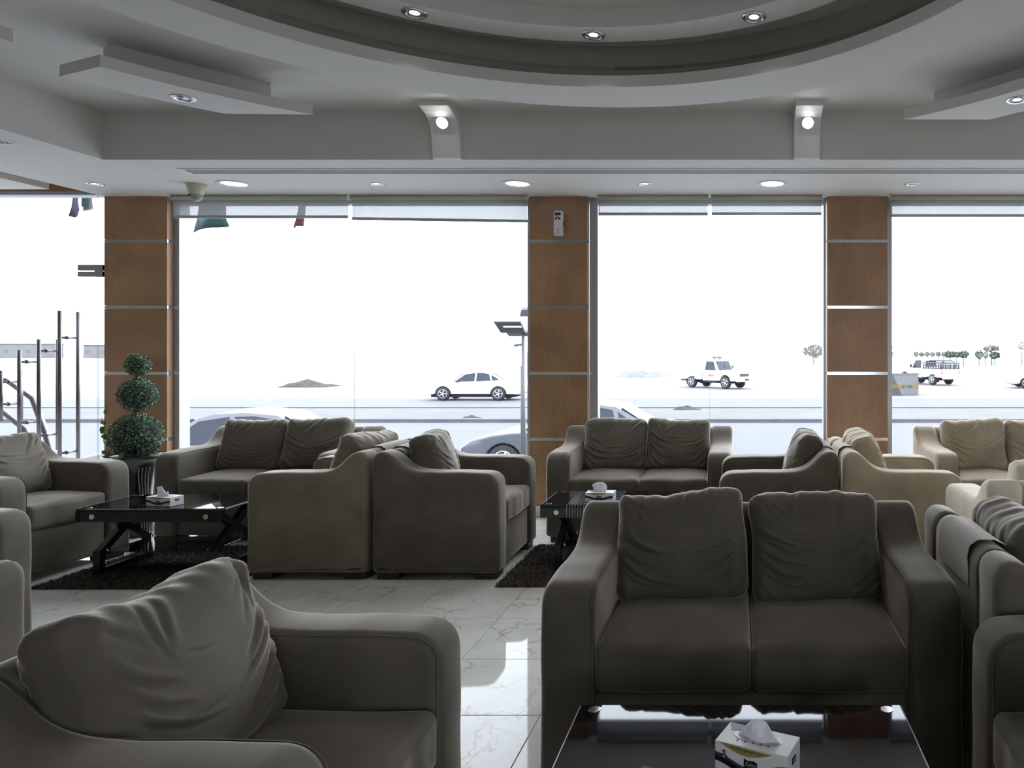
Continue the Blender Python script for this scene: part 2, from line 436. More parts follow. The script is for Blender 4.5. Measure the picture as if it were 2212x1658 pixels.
def cushion_mesh(name, w, t, h, seed, folds=True, res=44, crown=0.035, r=0.055):
    """upright back cushion: width X, thickness Y (front -Y), height Z, creased like soft microfibre"""
    rng = np.random.RandomState(seed)
    F_ = []
    if folds:
        for s in (-1, 1):          # sagging creases drawn from the sides to the lower middle
            k = rng.randint(6, 9)
            for i in range(k):
                v0 = 0.45 - i * 0.19 + rng.uniform(-.06, .06); ue = rng.uniform(-.05, .45)
                F_.append((bez((s * rng.uniform(.90, .98), v0), (s * (0.70 + rng.uniform(-.1, .1)), v0 - 0.40 - 0.05 * i), (s * ue, max(-.95, v0 - 0.52 + rng.uniform(-.12, .08))), 26), rng.uniform(.005, .011), rng.uniform(.022, .040)))
        for i in range(rng.randint(5, 8)):   # short pulls from the top seam
            u0 = rng.uniform(-.85, .9)
            F_.append((bez((u0, .93), (u0 - rng.uniform(.0, .15), .75), (u0 - rng.uniform(.05, .4), rng.uniform(.2, .6)), 22), rng.uniform(.004, .008), rng.uniform(.024, .045)))
        for s in (-1, 1):
            for i in range(3):
                F_.append((bez((s * .92, .92), (s * rng.uniform(.7, .85), rng.uniform(.6, .9)), (s * rng.uniform(.4, .7), rng.uniform(.3, .85)), 20), rng.uniform(.0025, .005), rng.uniform(.02, .035)))
        for i in range(2):
            a = rng.uniform(-.6, .2); b_ = rng.uniform(-.5, .3)
            F_.append((bez((a, b_), (a + .3, b_ - rng.uniform(.05, .2)), (a + .75, b_ + rng.uniform(-.1, .1)), 22), rng.uniform(.002, .004), rng.uniform(.02, .03)))
    ph = rng.uniform(0, 6.28, 12)
    def deform(P, N):
        u = P[:, 0] / (w / 2); v = P[:, 2] / (h / 2); f = np.abs(N[:, 1])
        uu = np.clip(np.abs(u), 0, 1); vv = np.clip(np.abs(v), 0, 1)
        cr = crown * (1 - uu ** 2.4) * (1 - vv ** 2.4)
        disp = cr * f
        lump = 0.004 * (np.sin(3.1 * u + ph[0]) * np.sin(2.7 * v + ph[1]) + .7 * np.sin(5.3 * u + 2.2 * v + ph[2]) + .5 * np.sin(6.1 * v - 3 * u + ph[3]))
        disp = disp + lump
        uv = np.stack([u, v], 1); edge = np.clip((1.0 - np.maximum(uu, vv)) / .12, 0.12, 1) * np.clip(f * 1.6, 0, 1)
        for (C, A, wd) in F_:
            d = uv[:, None, :] - C[None, :, :]
            dist = np.sqrt((d ** 2).sum(2)); j = dist.argmin(1); dm = dist[np.arange(len(uv)), j]
            tan = np.gradient(C, axis=0)[j]; sg = np.sign(tan[:, 0] * d[np.arange(len(uv)), j, 1] - tan[:, 1] * d[np.arange(len(uv)), j, 0])
            tt = j / (len(C) - 1.0); amp = A * np.clip(np.sin(np.clip(tt * 0.9 + 0.1, 0, 1) * PI), 0, 1) ** 0.6
            sd = dm * sg
            disp = disp + edge * (- amp * np.exp(-(dm / wd) ** 2) + 0.8 * amp * np.exp(-((sd - 1.9 * wd) / (1.5 * wd)) ** 2))
        Q = P + N * disp[:, None]
        # pinched edges, slumped silhouette
        Q[:, 0] *= 1 - 0.03 * (1 - vv ** 2) * 1.0 + 0.006 * np.sin(3 * v + ph[4])
        Q[:, 2] += (0.010 * np.sin(2.2 * u + ph[5]) - 0.004 * (1 - uu ** 2)) * (v > 0) * vv
        Q[:, 2] += (0.0022 * np.sin(13 * u + ph[6]) + 0.002 * np.sin(23 * u + ph[7])) * np.clip((v - .7) / .3, 0, 1)
        # thinner towards the top
        Q[:, 1] *= 1.0 - 0.10 * np.clip(v, -1, 1)
        return Q
    return rounded_box_mesh(name, (w, t, h), r, 'fabric', (res, 8, res), deform)

def text_obj(name, body, size, mat, parent, loc, rot, extrude=0.0004, align='CENTER', shear=0.0):
    c = bpy.data.curves.new(name, 'FONT'); c.body = body; c.size = size; c.extrude = extrude
    c.align_x = align; c.align_y = 'CENTER'; c.shear = shear; c.resolution_u = 3
    c.materials.append(M[mat])
    tmp = bpy.data.objects.new(name, c); COL.objects.link(tmp); bpy.context.view_layer.update()
    me = bpy.data.meshes.new_from_object(tmp.evaluated_get(bpy.context.evaluated_depsgraph_get()))
    bpy.data.objects.remove(tmp)
    if not me.materials: me.materials.append(M[mat])
    return obj(name, me, parent, loc, rot)

def plate(name, pts, th, mat, parent, M4=None):
    """flat polygon in local XZ, extruded th along Y (towards -Y)"""
    n = len(pts); V = [(p[0], 0, p[1]) for p in pts] + [(p[0], -th, p[1]) for p in pts]
    Fc = [tuple(range(n)), tuple(range(2 * n - 1, n - 1, -1))] + [(i, (i + 1) % n, (i + 1) % n + n, i + n) for i in range(n)]
    o = obj(name, mesh(name, V, Fc, mat, smooth=False), parent)
    if M4 is not None: o.matrix_local = M4
    return o

# ------------------------------------------------------------------ the room
ZS, ZC = 2.776, 3.106          # soffit and main ceiling heights
YS, YW = 4.98, 6.17            # soffit inner edge, window plane
XL, XR, YB = -8.8, 6.2, -4.5   # room extents
XSL, XSO = -4.45, -5.51        # left soffit inner / outer edge
CX, CY = -0.75, 2.13           # dome centre

floor = tag(empty('floor'), kind='structure')
box('floor_slab', (XL, YB, -0.14), (XR, 6.5, -0.012), 'grout', floor)
TS = 0.513
tile_me = box_mesh(TS - 0.0035, TS - 0.0035, 0.012, 'marble', 0.0012)
tx0, ty0 = -1.31, 3.343
nt = 0
i0 = math.floor((XL - tx0) / TS) + 1; i1 = math.floor((XR - tx0) / TS)
for j in range(-6, 6):
    for i in range(i0, i1):
        x = tx0 + (i + 0.5) * TS; y = ty0 + (j + 0.5) * TS
        if y > 6.4: continue
        px = VX + F * x / max(y, .2)
        if y < 1.3 or px < -220 or px > 2440: continue
        obj('marble_tile', tile_me, floor, (x, y, -0.006)); nt += 1
# remaining floor outside the view in one slab of the same stone
box('marble_field', (XL, YB, -0.0119), (XR, ty0 - 4 * TS - 0.002, -0.0005), 'marble', floor)
box('marble_field', (3.9, ty0 - 4 * TS + 0.002, -0.0119), (XR, 6.2, -0.0006), 'marble', floor)

ceil = tag(empty('ceiling'), kind='structure')
def ceiling_with_hole(name, x0, x1, y0, y1, z, R, mat, parent, th=0.02):
    angs = sorted(set([2 * PI * k / 96 for k in range(96)] + [math.atan2(yy - CY, xx - CX) % (2 * PI) for xx in (x0, x1) for yy in (y0, y1)]))
    V, Fc = [], []
    for a in angs:
        c, s = math.cos(a), math.sin(a)
        tx = ((x1 if c > 0 else x0) - CX) / c if abs(c) > 1e-9 else 1e9
        ty = ((y1 if s > 0 else y0) - CY) / s if abs(s) > 1e-9 else 1e9
        t = min(tx, ty)
        V += [(CX + R * c, CY + R * s, z), (CX + t * c, CY + t * s, z)]
    n = len(angs)
    for k in range(n):
        k2 = (k + 1) % n; Fc.append((2 * k, 2 * k + 1, 2 * k2 + 1, 2 * k2))
    o = obj(name, mesh(name, V, Fc, mat, smooth=False), parent)
    md = o.modifiers.new('thick', 'SOLIDIFY'); md.thickness = th; md.offset = 1 if V else 0
    return o
ceiling_with_hole('ceiling_panel', XSL, XR, YB, YS + 0.05, ZC, 2.10, 'paint', ceil)

def ring_mesh(name, r0, r1, z0, z1, mat, a0=0.0, a1=2 * PI, n=96, ends=None):
    full = abs(a1 - a0 - 2 * PI) < 1e-6
    V, Fc = [], []
    m = n if full else n + 1
    for k in range(m):
        f = k / n
        ai = a0 + (a1 - a0) * f; ao = ai
        if ends: ao = ends[0] + (ends[1] - ends[0]) * f
        for (r, a, z) in ((r0, ai, z0), (r1, ao, z0), (r1, ao, z1), (r0, ai, z1)):
            V.append((CX + r * math.cos(a), CY + r * math.sin(a), z))
    for k in range(n):
        k2 = (k + 1) % m
        for e in range(4):
            e2 = (e + 1) % 4; Fc.append((4 * k + e, 4 * k + e2, 4 * k2 + e2, 4 * k2 + e))
    if not full:
        Fc.append((0, 1, 2, 3)); Fc.append((4 * n + 3, 4 * n + 2, 4 * n + 1, 4 * n))
    me = mesh(name, V, Fc, mat, smooth=False)
    return me
obj('dome_wall', ring_mesh('dome_wall', 2.10, 2.16, 3.0, 3.30, 'paint_shaded'), ceil)
obj('dome_top', ring_mesh('dome_top', 0.001, 2.15, 3.25, 3.29, 'paint'), ceil)
obj('outer_ring', ring_mesh('outer_ring', 1.945, 2.285, 2.95, 3.016, 'paint'), ceil)
obj('ring_support', ring_mesh('ring_support', 2.105, 2.21, 3.014, 3.11, 'paint'), ceil)
obj('inner_ring', ring_mesh('inner_ring', 1.63, 1.81, 3.15, 3.2505, 'paint'), ceil)
R_ = math.radians
def susp(a_in0, a_in1, a_out0, a_out1):
    obj('suspended_panel', ring_mesh('suspended_panel', 2.955, 3.31, 2.90, 2.962, 'paint', R_(a_in0), R_(a_in1), 28, (R_(a_out0), R_(a_out1))), ceil)
    s0 = a_in0 + (2 if a_in1 > a_in0 else -2); s1 = a_in1 - (3.5 if a_in1 > a_in0 else -3.5)
    obj('panel_support', ring_mesh('panel_support', 3.17, 3.28, 2.96, 3.108, 'paint', R_(s0), R_(s1), 20), ceil)
susp(149.0, 129.8, 150.0, 137.1)
susp(176.0, 155.3, 176.0, 155.3)
susp(53.0, 33.0, 45.6, 33.0)
# soffits
box('soffit', (XSO, YS, ZS), (XR, YW + 0.33, 3.35), 'paint', ceil)
box('soffit', (XSO, YB, ZS), (XSL, YS, 3.35), 'paint', ceil)
box('ceiling_panel', (XL, YB, 3.12), (XSO, 6.5, 3.16), 'paint', ceil)
# dropped panel over the entrance
box('suspended_panel', (-6.6, 2.5, 2.80), (-5.82, 6.0, 2.86), 'paint', ceil)
box('panel_support', (-6.4, 2.8, 2.86), (-6.0, 5.8, 3.12), 'paint', ceil)

wl = tag(box('wall_left', (XL - 0.12, YB, -0.14), (XL, 6.5, 3.4), 'wall_paint'), kind='structure')
wr = tag(empty('wall_right'), kind='structure')
for (ya, yb, za, zb) in ((YB, -2.0, -.14, 3.4), (0.5, 6.5, -.14, 3.4), (-2.0, 0.5, -.14, .7), (-2.0, 0.5, 2.3, 3.4)):
    box('wall_section', (XR, ya, za), (XR + 0.12, yb, zb), 'wall_paint', wr)
box('window_frame', (XR + .04, -.78, .7), (XR + .08, -.72, 2.3), 'aluminium', wr)  # opening added out of view, its daylight fills surfaces facing the camera
wb = tag(empty('wall_back'), kind='structure')
for (xa, xb, za, zb) in ((XL - .12, 1.0, -.14, 3.4), (3.0, XR + .12, -.14, 3.4), (1.0, 3.0, -.14, .5), (1.0, 3.0, 2.3, 3.4)):
    box('wall_section', (xa, YB - 0.12, za), (xb, YB, zb), 'wall_paint', wb)
box('window_frame', (1.97, YB - .08, .5), (2.03, YB - .04, 2.3), 'aluminium', wb)  # invented opening behind the camera, added for fill light
roof = tag(box('ceiling_slab', (XL - 0.12, YB - 0.12, 3.36), (XR + 0.12, 6.6, 3.5), 'paint'), kind='structure')
# solid wall right of the last window
wf = tag(box('wall_front', (4.452, YW - 0.03, -0.01), (XR, 6.5, ZS), 'wall_paint'), kind='structure')

# ------------------------------------------------------------------ pillars
STRIPS = [2.39, 1.818, 1.245, 0.674]
def pillar(x0, x1, label, side):
    p = tag(empty('wood_pillar', ((x0 + x1) / 2, YW, 0)), label, 'pillar')
    w = x1 - x0; y0, y1 = 0.0, 0.072
    zs = [ZS] + STRIPS + [0.10]
    box('pillar_core', (-w / 2 + .012, y0 + .012, 0.0), (w / 2 - .012, y1 + .2, ZS), 'aluminium', p)
    for a, b in zip(zs[:-1], zs[1:]):
        hi = a - (0.014 if a != ZS else 0.0); lo = b + (0.014 if b != 0.10 else 0.0)
        box('wood_panel', (-w / 2, y0, lo), (w / 2, y1 - 0.005, hi), 'wood', p, 0.003)
    for z in STRIPS:
        o = box('metal_strip', (-w / 2 - 0.001, y0 + 0.003, z - 0.013), (w / 2 + 0.001, y1 - 0.01, z + 0.013), 'chrome', p)
        o['label'] = 'polished metal strip'
    box('base_trim', (-w / 2 - 0.004, y0 - 0.006, 0), (w / 2 + 0.004, y1 - 0.01, 0.10), 'marble_trim', p, 0.003)
    return p
pillar(-5.509, -4.965, 'wood-clad pillar with metal strips behind the topiary plant', 1)
pillar(-1.831, -1.324, 'wood-clad pillar with metal strips carrying the white air freshener', 1)
pillar(0.749, 1.274, 'wood-clad pillar with metal strips right of the middle window', -1)

# ------------------------------------------------------------------ windows
def window(n, x0, x1, joints, fl=0.05, fr=0.035):
    w = tag(empty('window_%d' % n, ((x0 + x1) / 2, YW + 0.12, 0)), kind='structure')
    a, b = x0 - (x0 + x1) / 2, x1 - (x0 + x1) / 2
    box('window_frame', (a, -0.05, 0.0), (a + fl, 0.05, ZS), 'aluminium', w, 0.003)
    box('window_frame', (b - fr, -0.05, 0.0), (b, 0.05, ZS), 'aluminium', w, 0.003)
    box('window_frame', (a + fl, -0.05, ZS - 0.05), (b - fr, 0.05, ZS), 'aluminium', w)
    box('window_sill', (a + fl, -0.07, 0.0), (b - fr, 0.06, 0.10), 'marble_trim', w, 0.003)
    xs = [a + fl + .002] + [j - (x0 + x1) / 2 for j in joints] + [b - fr - .002]
    for p, q in zip(xs[:-1], xs[1:]):
        box('window_pane', (p + 0.002, -0.006, 0.10), (q - 0.002, 0.006, ZS - 0.05), 'window_glass', w)
    for j in joints:
        jj = j - (x0 + x1) / 2
        box('glass_joint', (jj - 0.0022, -0.006, 0.10), (jj + 0.0022, 0.006, ZS - 0.05), 'edge_glass', w)
YJ = YW + 0.12
window(1, -4.965, -1.833, [(766 - VX) * YJ / F])
window(2, -1.322, 0.747, [(1533 - VX) * YJ / F], 0.072, 0.022)
window(3, 1.276, 4.45, [2.85])

def blind(x0, x1, zb, label, tilt=0.0):
    e = tag(empty('roller_blind', ((x0 + x1) / 2, 6.12, ZS)), label, 'blind', 'roller blinds above the windows')
    h = (x1 - x0) / 2
    cyl('roller_tube', (-h, 0.0, -0.022), (h, 0.0, -0.022), 0.020, 'plastic_beige', e, 14)
    zb_ = zb - ZS
    V = [(-h, 0.012, -0.02), (h, 0.012, -0.02), (h, 0.012, zb_ - tilt), (-h, 0.012, zb_)]
    V += [(v[0], v[1] + 0.001, v[2]) for v in V]
    me = mesh('blind_sheet', V, [(0, 1, 2, 3), (7, 6, 5, 4), (0, 4, 5, 1), (1, 5, 6, 2), (2, 6, 7, 3), (3, 7, 4, 0)], 'blind', False)
    obj('blind_sheet', me, e)
    o = box('bottom_bar', (-h, 0.004, zb_ - 0.012), (h, 0.02, zb_ + 0.012), 'aluminium', e, 0.003)
    if tilt: o.rotation_euler[1] = math.atan2(tilt, 2 * h); o.location.z -= tilt / 2
    cyl('end_cap', (-h - .006, 0, -0.022), (-h, 0, -0.022), 0.024, 'plastic_white', e, 14)
    cyl('end_cap', (h, 0, -0.022), (h + .006, 0, -0.022), 0.024, 'plastic_white', e, 14)
def xw(px, y=6.12): return (px - VX) * y / F
blind(xw(372), xw(751), 2.592, 'rolled-up roller blind beside the dome camera, with flags behind it')
blind(xw(759), xw(1138), 2.577, 'rolled-up roller blind left of the air freshener pillar', 0.022)
blind(xw(1292), xw(1529), 2.616, 'rolled-up roller blind right of the air freshener pillar')
blind(xw(1537), xw(1775), 2.618, 'rolled-up roller blind over the truck side of the middle window')
blind(xw(1924), xw(2330), 2.602, 'rolled-up roller blind over the rightmost window')

# ------------------------------------------------------------------ entrance doors
dr = tag(empty('door_1', (-7.2, 6.2, 0)), kind='structure')
def dx(x): return x + 7.2
box('wood_header', (dx(XL), -0.04, 2.82), (dx(XSO), 0.12, 3.12), 'wood', dr)
box('header_rail', (dx(XL), -0.03, 2.79), (dx(XSO), 0.10, 2.82), 'aluminium', dr)
box('side_pane', (dx(-5.585), -0.006, 0.0), (dx(-5.435), 0.006, 2.79), 'window_glass', dr)
box('transom_pane', (dx(-7.0), -0.006, 2.14), (dx(-5.59), 0.006, 2.79), 'window_glass', dr)
box('door_leaf', (dx(-6.48), -0.006, 0.012), (dx(-5.592), 0.006, 2.125), 'window_glass', dr)
box('door_leaf', (dx(-7.4), -0.006, 0.012), (dx(-6.49), 0.006, 2.125), 'window_glass', dr)
box('side_pane', (dx(-8.75), -0.006, 0.0), (dx(-7.41), 0.006, 2.79), 'window_glass', dr)
box('glass_joint', (dx(-5.592), -0.007, 0.0), (dx(-5.586), 0.007, 2.79), 'edge_glass', dr)
for xa, xb in ((-5.745, -5.53), (-6.62, -6.43)):
    box('patch_fitting', (dx(xa), -0.025, 2.137), (dx(xb), 0.025, 2.187), 'steel', dr, 0.002)
    box('patch_fitting', (dx(xa), -0.025, 2.083), (dx(xb), 0.025, 2.128), 'steel', dr, 0.002)
box('patch_fitting', (dx(-5.60), -0.024, 2.083), (dx(-5.53), 0.024, 2.187), 'steel', dr, 0.002)
for x, zt, zb in ((-5.842, 1.784, 0.42), (-6.02, 1.541, 0.57), (-6.187, 1.446, 0.68), (-6.346, 1.271, 0.84)):
    for yy in (-0.085, 0.03 + 0.055):
        hd = cyl('door_handle', (dx(x), yy, zb), (dx(x), yy, zt), 0.0145, 'handle_steel', dr, 14)
    for z in (zt - 0.23 if zt > 1.6 else zt - 0.1, zb + 0.14):
        cyl('handle_standoff', (dx(x), -0.085, z), (dx(x), 0.085, z), 0.009, 'handle_steel', dr, 10)
        cyl('handle_collar', (dx(x), -0.03, z), (dx(x), -0.012, z), 0.016, 'handle_steel', dr, 12)

# ------------------------------------------------------------------ ceiling lights
def downlight(x, y, z, r, label, group, big=False, power=4.0, glow='spot_glow'):
    e = tag(empty('recessed_downlight', (x, y, z)), label, 'ceiling light', group)
    tr = lathe_mesh('light_trim', [(r * 1.0, 0.001), (r * 1.0, -0.004), (r * 0.93, -0.007), (r * 0.80, -0.004), (r * 0.74, -0.0015), (r * 0.74, 0.001)], 'chrome' if not big else 'plastic_white', 28)
    obj('light_trim', tr, e)
    rr = r * (0.74 if big else 0.45)
    obj('lamp_face', lathe_mesh('lamp_face', [(0.0001, -0.0022), (rr * .7, -0.002), (rr, -0.0008)], 'lamp_glow' if big else glow, 24), e)
    if not big:
        obj('reflector', lathe_mesh('reflector', [(rr, -0.0008), (r * 0.74, -0.0012)], 'steel', 24), e)
    l = bpy.data.lights.new('downlight_beam', 'SPOT'); l.energy = power; l.spot_size = 1.9; l.spot_blend = 0.8; l.shadow_soft_size = 0.04
    l.color = (1.0, 0.97, 0.93)
    lo = bpy.data.objects.new('downlight_beam', l); lo.location = (0, 0, -0.02); link(lo, e)
    return e
YL = 5.70
big_x = [(-4.05, 'large round downlight in the window soffit nearest the dome camera'),
         (-1.784, 'large round downlight in the soffit near the air freshener pillar'),
         (0.252, 'large round downlight in the soffit over the middle window'),
         (2.40, 'large round downlight in the soffit over the rightmost window')]
for x, lb in big_x[:3]: downlight(x, YL, ZS, 0.122, lb, 'large downlights in the window soffit', True, 5)
for x, lb in ((-5.16, 'small spot downlight in the soffit above the glass door'),
              (-2.91, 'small spot downlight in the soffit over the left window'),
              (-0.766, 'small spot downlight in the soffit over the left half of the middle window'),
              (1.37, 'small spot downlight in the soffit by the right pillar, lamp off')):
    downlight(x, YL, ZS, 0.058, lb, 'small spots in the window soffit', False, 3, 'spot_glow' if x < 1 else 'chrome')
for k in range(12):
    a = R_(90 + 1.5 + 29.9 * (k - 0) if k < 7 else 90 + 1.5 - 29.9 * (k - 6))
    x, y = CX + 1.72 * math.cos(a), CY + 1.72 * math.sin(a)
    if k not in (0, 1, 7): continue
    lb = {0: 'middle of the three spot lamps in the round ceiling recess', 1: 'leftmost of the three spot lamps in the round ceiling recess', 7: 'rightmost of the three spot lamps in the round ceiling recess'}[k]
    downlight(x, y, 3.15, 0.062, lb, 'spots in the round ceiling recess', False, 16)
downlight(-3.21, 4.11, 2.90, 0.062, 'spot lamp in the left curved hanging ceiling panel, unlit', 'spots in the hanging ceiling panels', False, 1, 'chrome')
downlight(1.603, 4.135, 2.90, 0.062, 'spot lamp in the right curved hanging ceiling panel', 'spots in the hanging ceiling panels', False, 4)

def sconce(xc, w, label, glow):
    e = tag(empty('curved_bracket_light', (xc, YS, ZS)), label, 'bracket light', 'bracket lights on the ceiling step')
    prof = [(-0.24, ZC - ZS), (-0.24, 0.297), (-0.19, 0.288), (-0.145, 0.275), (-0.10, 0.255), (-0.07, 0.225), (-0.05, 0.18), (-0.036, 0.12), (-0.027, 0.06), (-0.022, 0.006), (0.0, 0.0), (0.0, ZC - ZS)]
    V = [(-w / 2, p[0], p[1]) for p in prof] + [(w / 2, p[0], p[1]) for p in prof]
    n = len(prof)
    Fc = [tuple(range(n)), tuple(range(2 * n - 1, n - 1, -1))] + [(i, (i + 1) % n, (i + 1) % n + n, i + n) for i in range(n)]
    obj('bracket', mesh('bracket', V, Fc, 'paint_white', False), e)
    d = Vector((0, -0.86, -0.5)).normalized(); c = Vector((0, -0.088, 0.232))
    cyl('lamp_ring', c, c + d * 0.012, 0.042, 'paint_white', e, 20)
    cyl('lamp_face', c + d * 0.011, c + d * 0.015, 0.033, glow, e, 20)
    l = bpy.data.lights.new('bracket_beam', 'SPOT'); l.energy = 5; l.spot_size = 1.7; l.spot_blend = 0.8; l.shadow_soft_size = 0.03
    lo = bpy.data.objects.new('bracket_beam', l); lo.location = c + d * 0.03; lo.rotation_euler = d.to_track_quat('-Z', 'Y').to_euler(); link(lo, e)
sconce(-2.045, 0.195, 'curved white bracket with greenish-white lamp, left of the dome', 'star_green')
sconce(0.46, 0.18, 'curved white bracket with violet-white lamp, right of the dome', 'star_violet')

# ------------------------------------------------------------------ air grilles
def grille(name, loc, L_, wd, rz, label, nslat, seg):
    e = tag(empty(name, loc, rz), label, 'air vent', 'linear ceiling air vents')
    box('vent_recess', (-L_ / 2 + .01, -wd / 2 + .01, -0.001), (L_ / 2 - .01, wd / 2 - .01, 0.0), 'slot_dark', e)
    for s in (-1, 1):
        box('vent_frame', (-L_ / 2, s * wd / 2 - 0.010, -0.006), (L_ / 2, s * wd / 2 + 0.010, 0.0), 'paint_white', e)
        box('vent_frame', (s * L_ / 2 - 0.01, -wd / 2, -0.006), (s * L_ / 2 + 0.01, wd / 2, 0.0), 'paint_white', e)
    for k in range(nslat):
        y = -wd / 2 + wd * (k + 1) / (nslat + 1)
        for q in range(seg):
            a = -L_ / 2 + L_ * q / seg; b = -L_ / 2 + L_ * (q + 1) / seg
            box('vent_slat', (a + .002, y - 0.005, -0.005), (b - .002, y + 0.005, 0.0), 'paint_white', e)
    return e
grille('ceiling_air_vent', (0.25, 5.29, ZS), 8.74, 0.14, 0, 'long slotted air vent along the window soffit', 3, 4)
grille('ceiling_air_vent', (-4.71, 2.9, ZS), 3.36, 0.14, PI / 2, 'slotted air vent in the left soffit, at the left picture edge', 3, 1)

# ------------------------------------------------------------------ dome camera, air freshener
e = tag(empty('dome_camera', (-4.37, 5.72, ZS)), 'beige dome security camera under the soffit', 'security camera')
obj('camera_housing', lathe_mesh('camera_housing', [(0.0001, 0), (0.072, 0), (0.072, -0.008), (0.064, -0.03), (0.052, -0.075), (0.049, -0.085), (0.0001, -0.085)], 'plastic_beige', 28), e)
obj('camera_dome', lathe_mesh('camera_dome', [(0.049, -0.083), (0.047, -0.105), (0.036, -0.125), (0.018, -0.136), (0.0001, -0.138)], 'smoke_dome', 28), e)
cyl('camera_lens', (-0.018, -0.040, -0.095), (-0.022, -0.050, -0.10), 0.011, 'plastic_dark', e, 14)

YP = YW
xf, zf = (1209 - VX) * YP / F, HC + (VY - 484) * YP / F
e = tag(empty('air_freshener', (xf, YP, zf)), 'white wall-mounted air freshener dispenser on the middle pillar', 'air freshener')
me = rounded_box_mesh('dispenser_case', (0.078, 0.06, 0.215), 0.012, 'plastic_white', (6, 4, 14))
obj('dispenser_case', me, e, (0, -0.03, 0))
box('display_window', (-0.028, -0.0615, 0.065), (0.024, -0.0595, 0.090), 'plastic_dark', e)
pts = [(0.026 * math.cos(a) - .002, 0.026 * math.sin(a) * .9 + 0.030) for a in [PI * k / 10 for k in range(11)]]
plate('spray_vent', pts, 0.0015, 'plastic_dark', e, Matrix.Translation((0, -0.0598, 0)))
cyl('spray_nozzle', (-.002, -0.066, 0.036), (-.002, -0.060, 0.036), 0.006, 'plastic_white', e, 12)
text_obj('printed_mark', 'B', 0.030, 'plastic_dark', e, (-0.004, -0.0605, -0.062), (PI / 2, 0, 0), shear=0.3)
box('printed_line', (-0.026, -0.0606, -0.088), (0.020, -0.0600, -0.084), 'print_gold', e)
box('side_latch', (0.038, -0.035, -0.02), (0.042, -0.012, 0.02), 'plastic_dark', e)

# ------------------------------------------------------------------ sofas and armchairs
AW, DEP = 0.18, 0.76
def arm_profile():
    P = [(-.38, .045), (-.38, .585)]
    for k in range(1, 8):
        a = PI - (PI / 2) * k / 8; P.append((-.295 + .085 * math.cos(a), .588 + .085 * math.sin(a)))
    P += [(-.29, .674), (-.15, .678), (0, .677), (.09, .680), (.135, .688), (.175, .705), (.21, .732), (.24, .763), (.27, .790), (.30, .808), (.33, .814), (.358, .806), (.374, .788), (.38, .765), (.38, .045)]
    R = resample(P, 0.018)
    return smooth_loop(R, 2)
ARM_P = arm_profile()
arm_me = rounded_extrude('arm', ARM_P, AW, 0.036, 'fabric', 'X', None, 5)
def arm_wobble(me):
    import mathutils
    for v in me.vertices:
        n = mathutils.noise.noise(Vector(v.co) * 6.0) * 0.0035
        v.co += Vector(v.normal) * n
arm_wobble(arm_me)
seam_pts = [(AW / 2 - .010, p[0], p[1] - .010) for p in ARM_P if p[1] > .60 and p[0] < .36]
seam_pts = sorted(seam_pts, key=lambda q: q[1])
seam_me = tube_mesh('seam', [(AW / 2 - .008, -.369, .12), (AW / 2 - .008, -.369, .56)] + [(a, max(b, -.369), c) for a, b, c in seam_pts], .0022, 'fabric', 6)
SEATW = 0.518
SW1 = 0.50
def seat_cushion_mesh(name, w, seed):
    rng = np.random.RandomState(seed); ph = rng.uniform(0, 6, 6)
    d_, t_ = 0.60, 0.155
    def deform(P, N):
        u = P[:, 0] / (w / 2); v = P[:, 1] / (d_ / 2); up = np.clip(N[:, 2], 0, 1)
        uu = np.clip(np.abs(u), 0, 1); vv = np.clip(np.abs(v), 0, 1)
        P = P.copy()
        P[:, 2] += up * (0.020 * (1 - uu ** 2.5) * (1 - vv ** 2.5) + 0.003 * np.sin(5 * u + ph[0]) * np.sin(4 * v + ph[1]))
        fr = np.clip(-N[:, 1], 0, 1)
        P[:, 1] -= fr * (0.0025 * np.sin(5 * u + ph[2]) + 0.0012 * np.sin(13 * u + ph[3]) + 0.012 * (1 - uu ** 2))
        return P
    return rounded_box_mesh(name, (w, d_, t_), 0.028, 'fabric', (26, 26, 8), deform)
seat_mes = [seat_cushion_mesh('seat_cushion', SEATW - .004, s) for s in (3, 5, 9)]
seat_mes1 = [seat_cushion_mesh('seat_cushion', SW1 - .004, s) for s in (3, 5, 9)]
back_mes = {}
def back_me(seed, w=0.52, h=0.43, t=0.16, res=84, crown=0.045):
    k = (seed, w, h, t, res, crown)
    if k not in back_mes: back_mes[k] = cushion_mesh('back_cushion', w, t, h, seed, True, res, crown)
    return back_mes[k]
def prism_x(name, pts, w, mat, r=0.02):
    return rounded_extrude(name, smooth_loop(resample(pts, 0.02), 1), w, r, mat, 'X', None, 3)
BACKP = [(.20, .05), (.24, .74), (.262, .785), (.30, .803), (.34, .803), (.368, .785), (.378, .75), (.378, .05)]
BASEP = [(-.362, .052), (-.362, .325), (.22, .325), (.22, .052)]
PARTC = {}
def sofa_parts(seats):
    if seats not in PARTC:
        wi = (SEATW if seats > 1 else SW1) * seats - 0.005
        PARTC[seats] = (prism_x('back_frame', BACKP, wi + 0.01, 'fabric', 0.018), prism_x('seat_base', BASEP, wi + 0.004, 'fabric', 0.012))
    return PARTC[seats]
leg_me = box_mesh(0.13, 0.13, 0.05, 'dark_wood', 0.004)
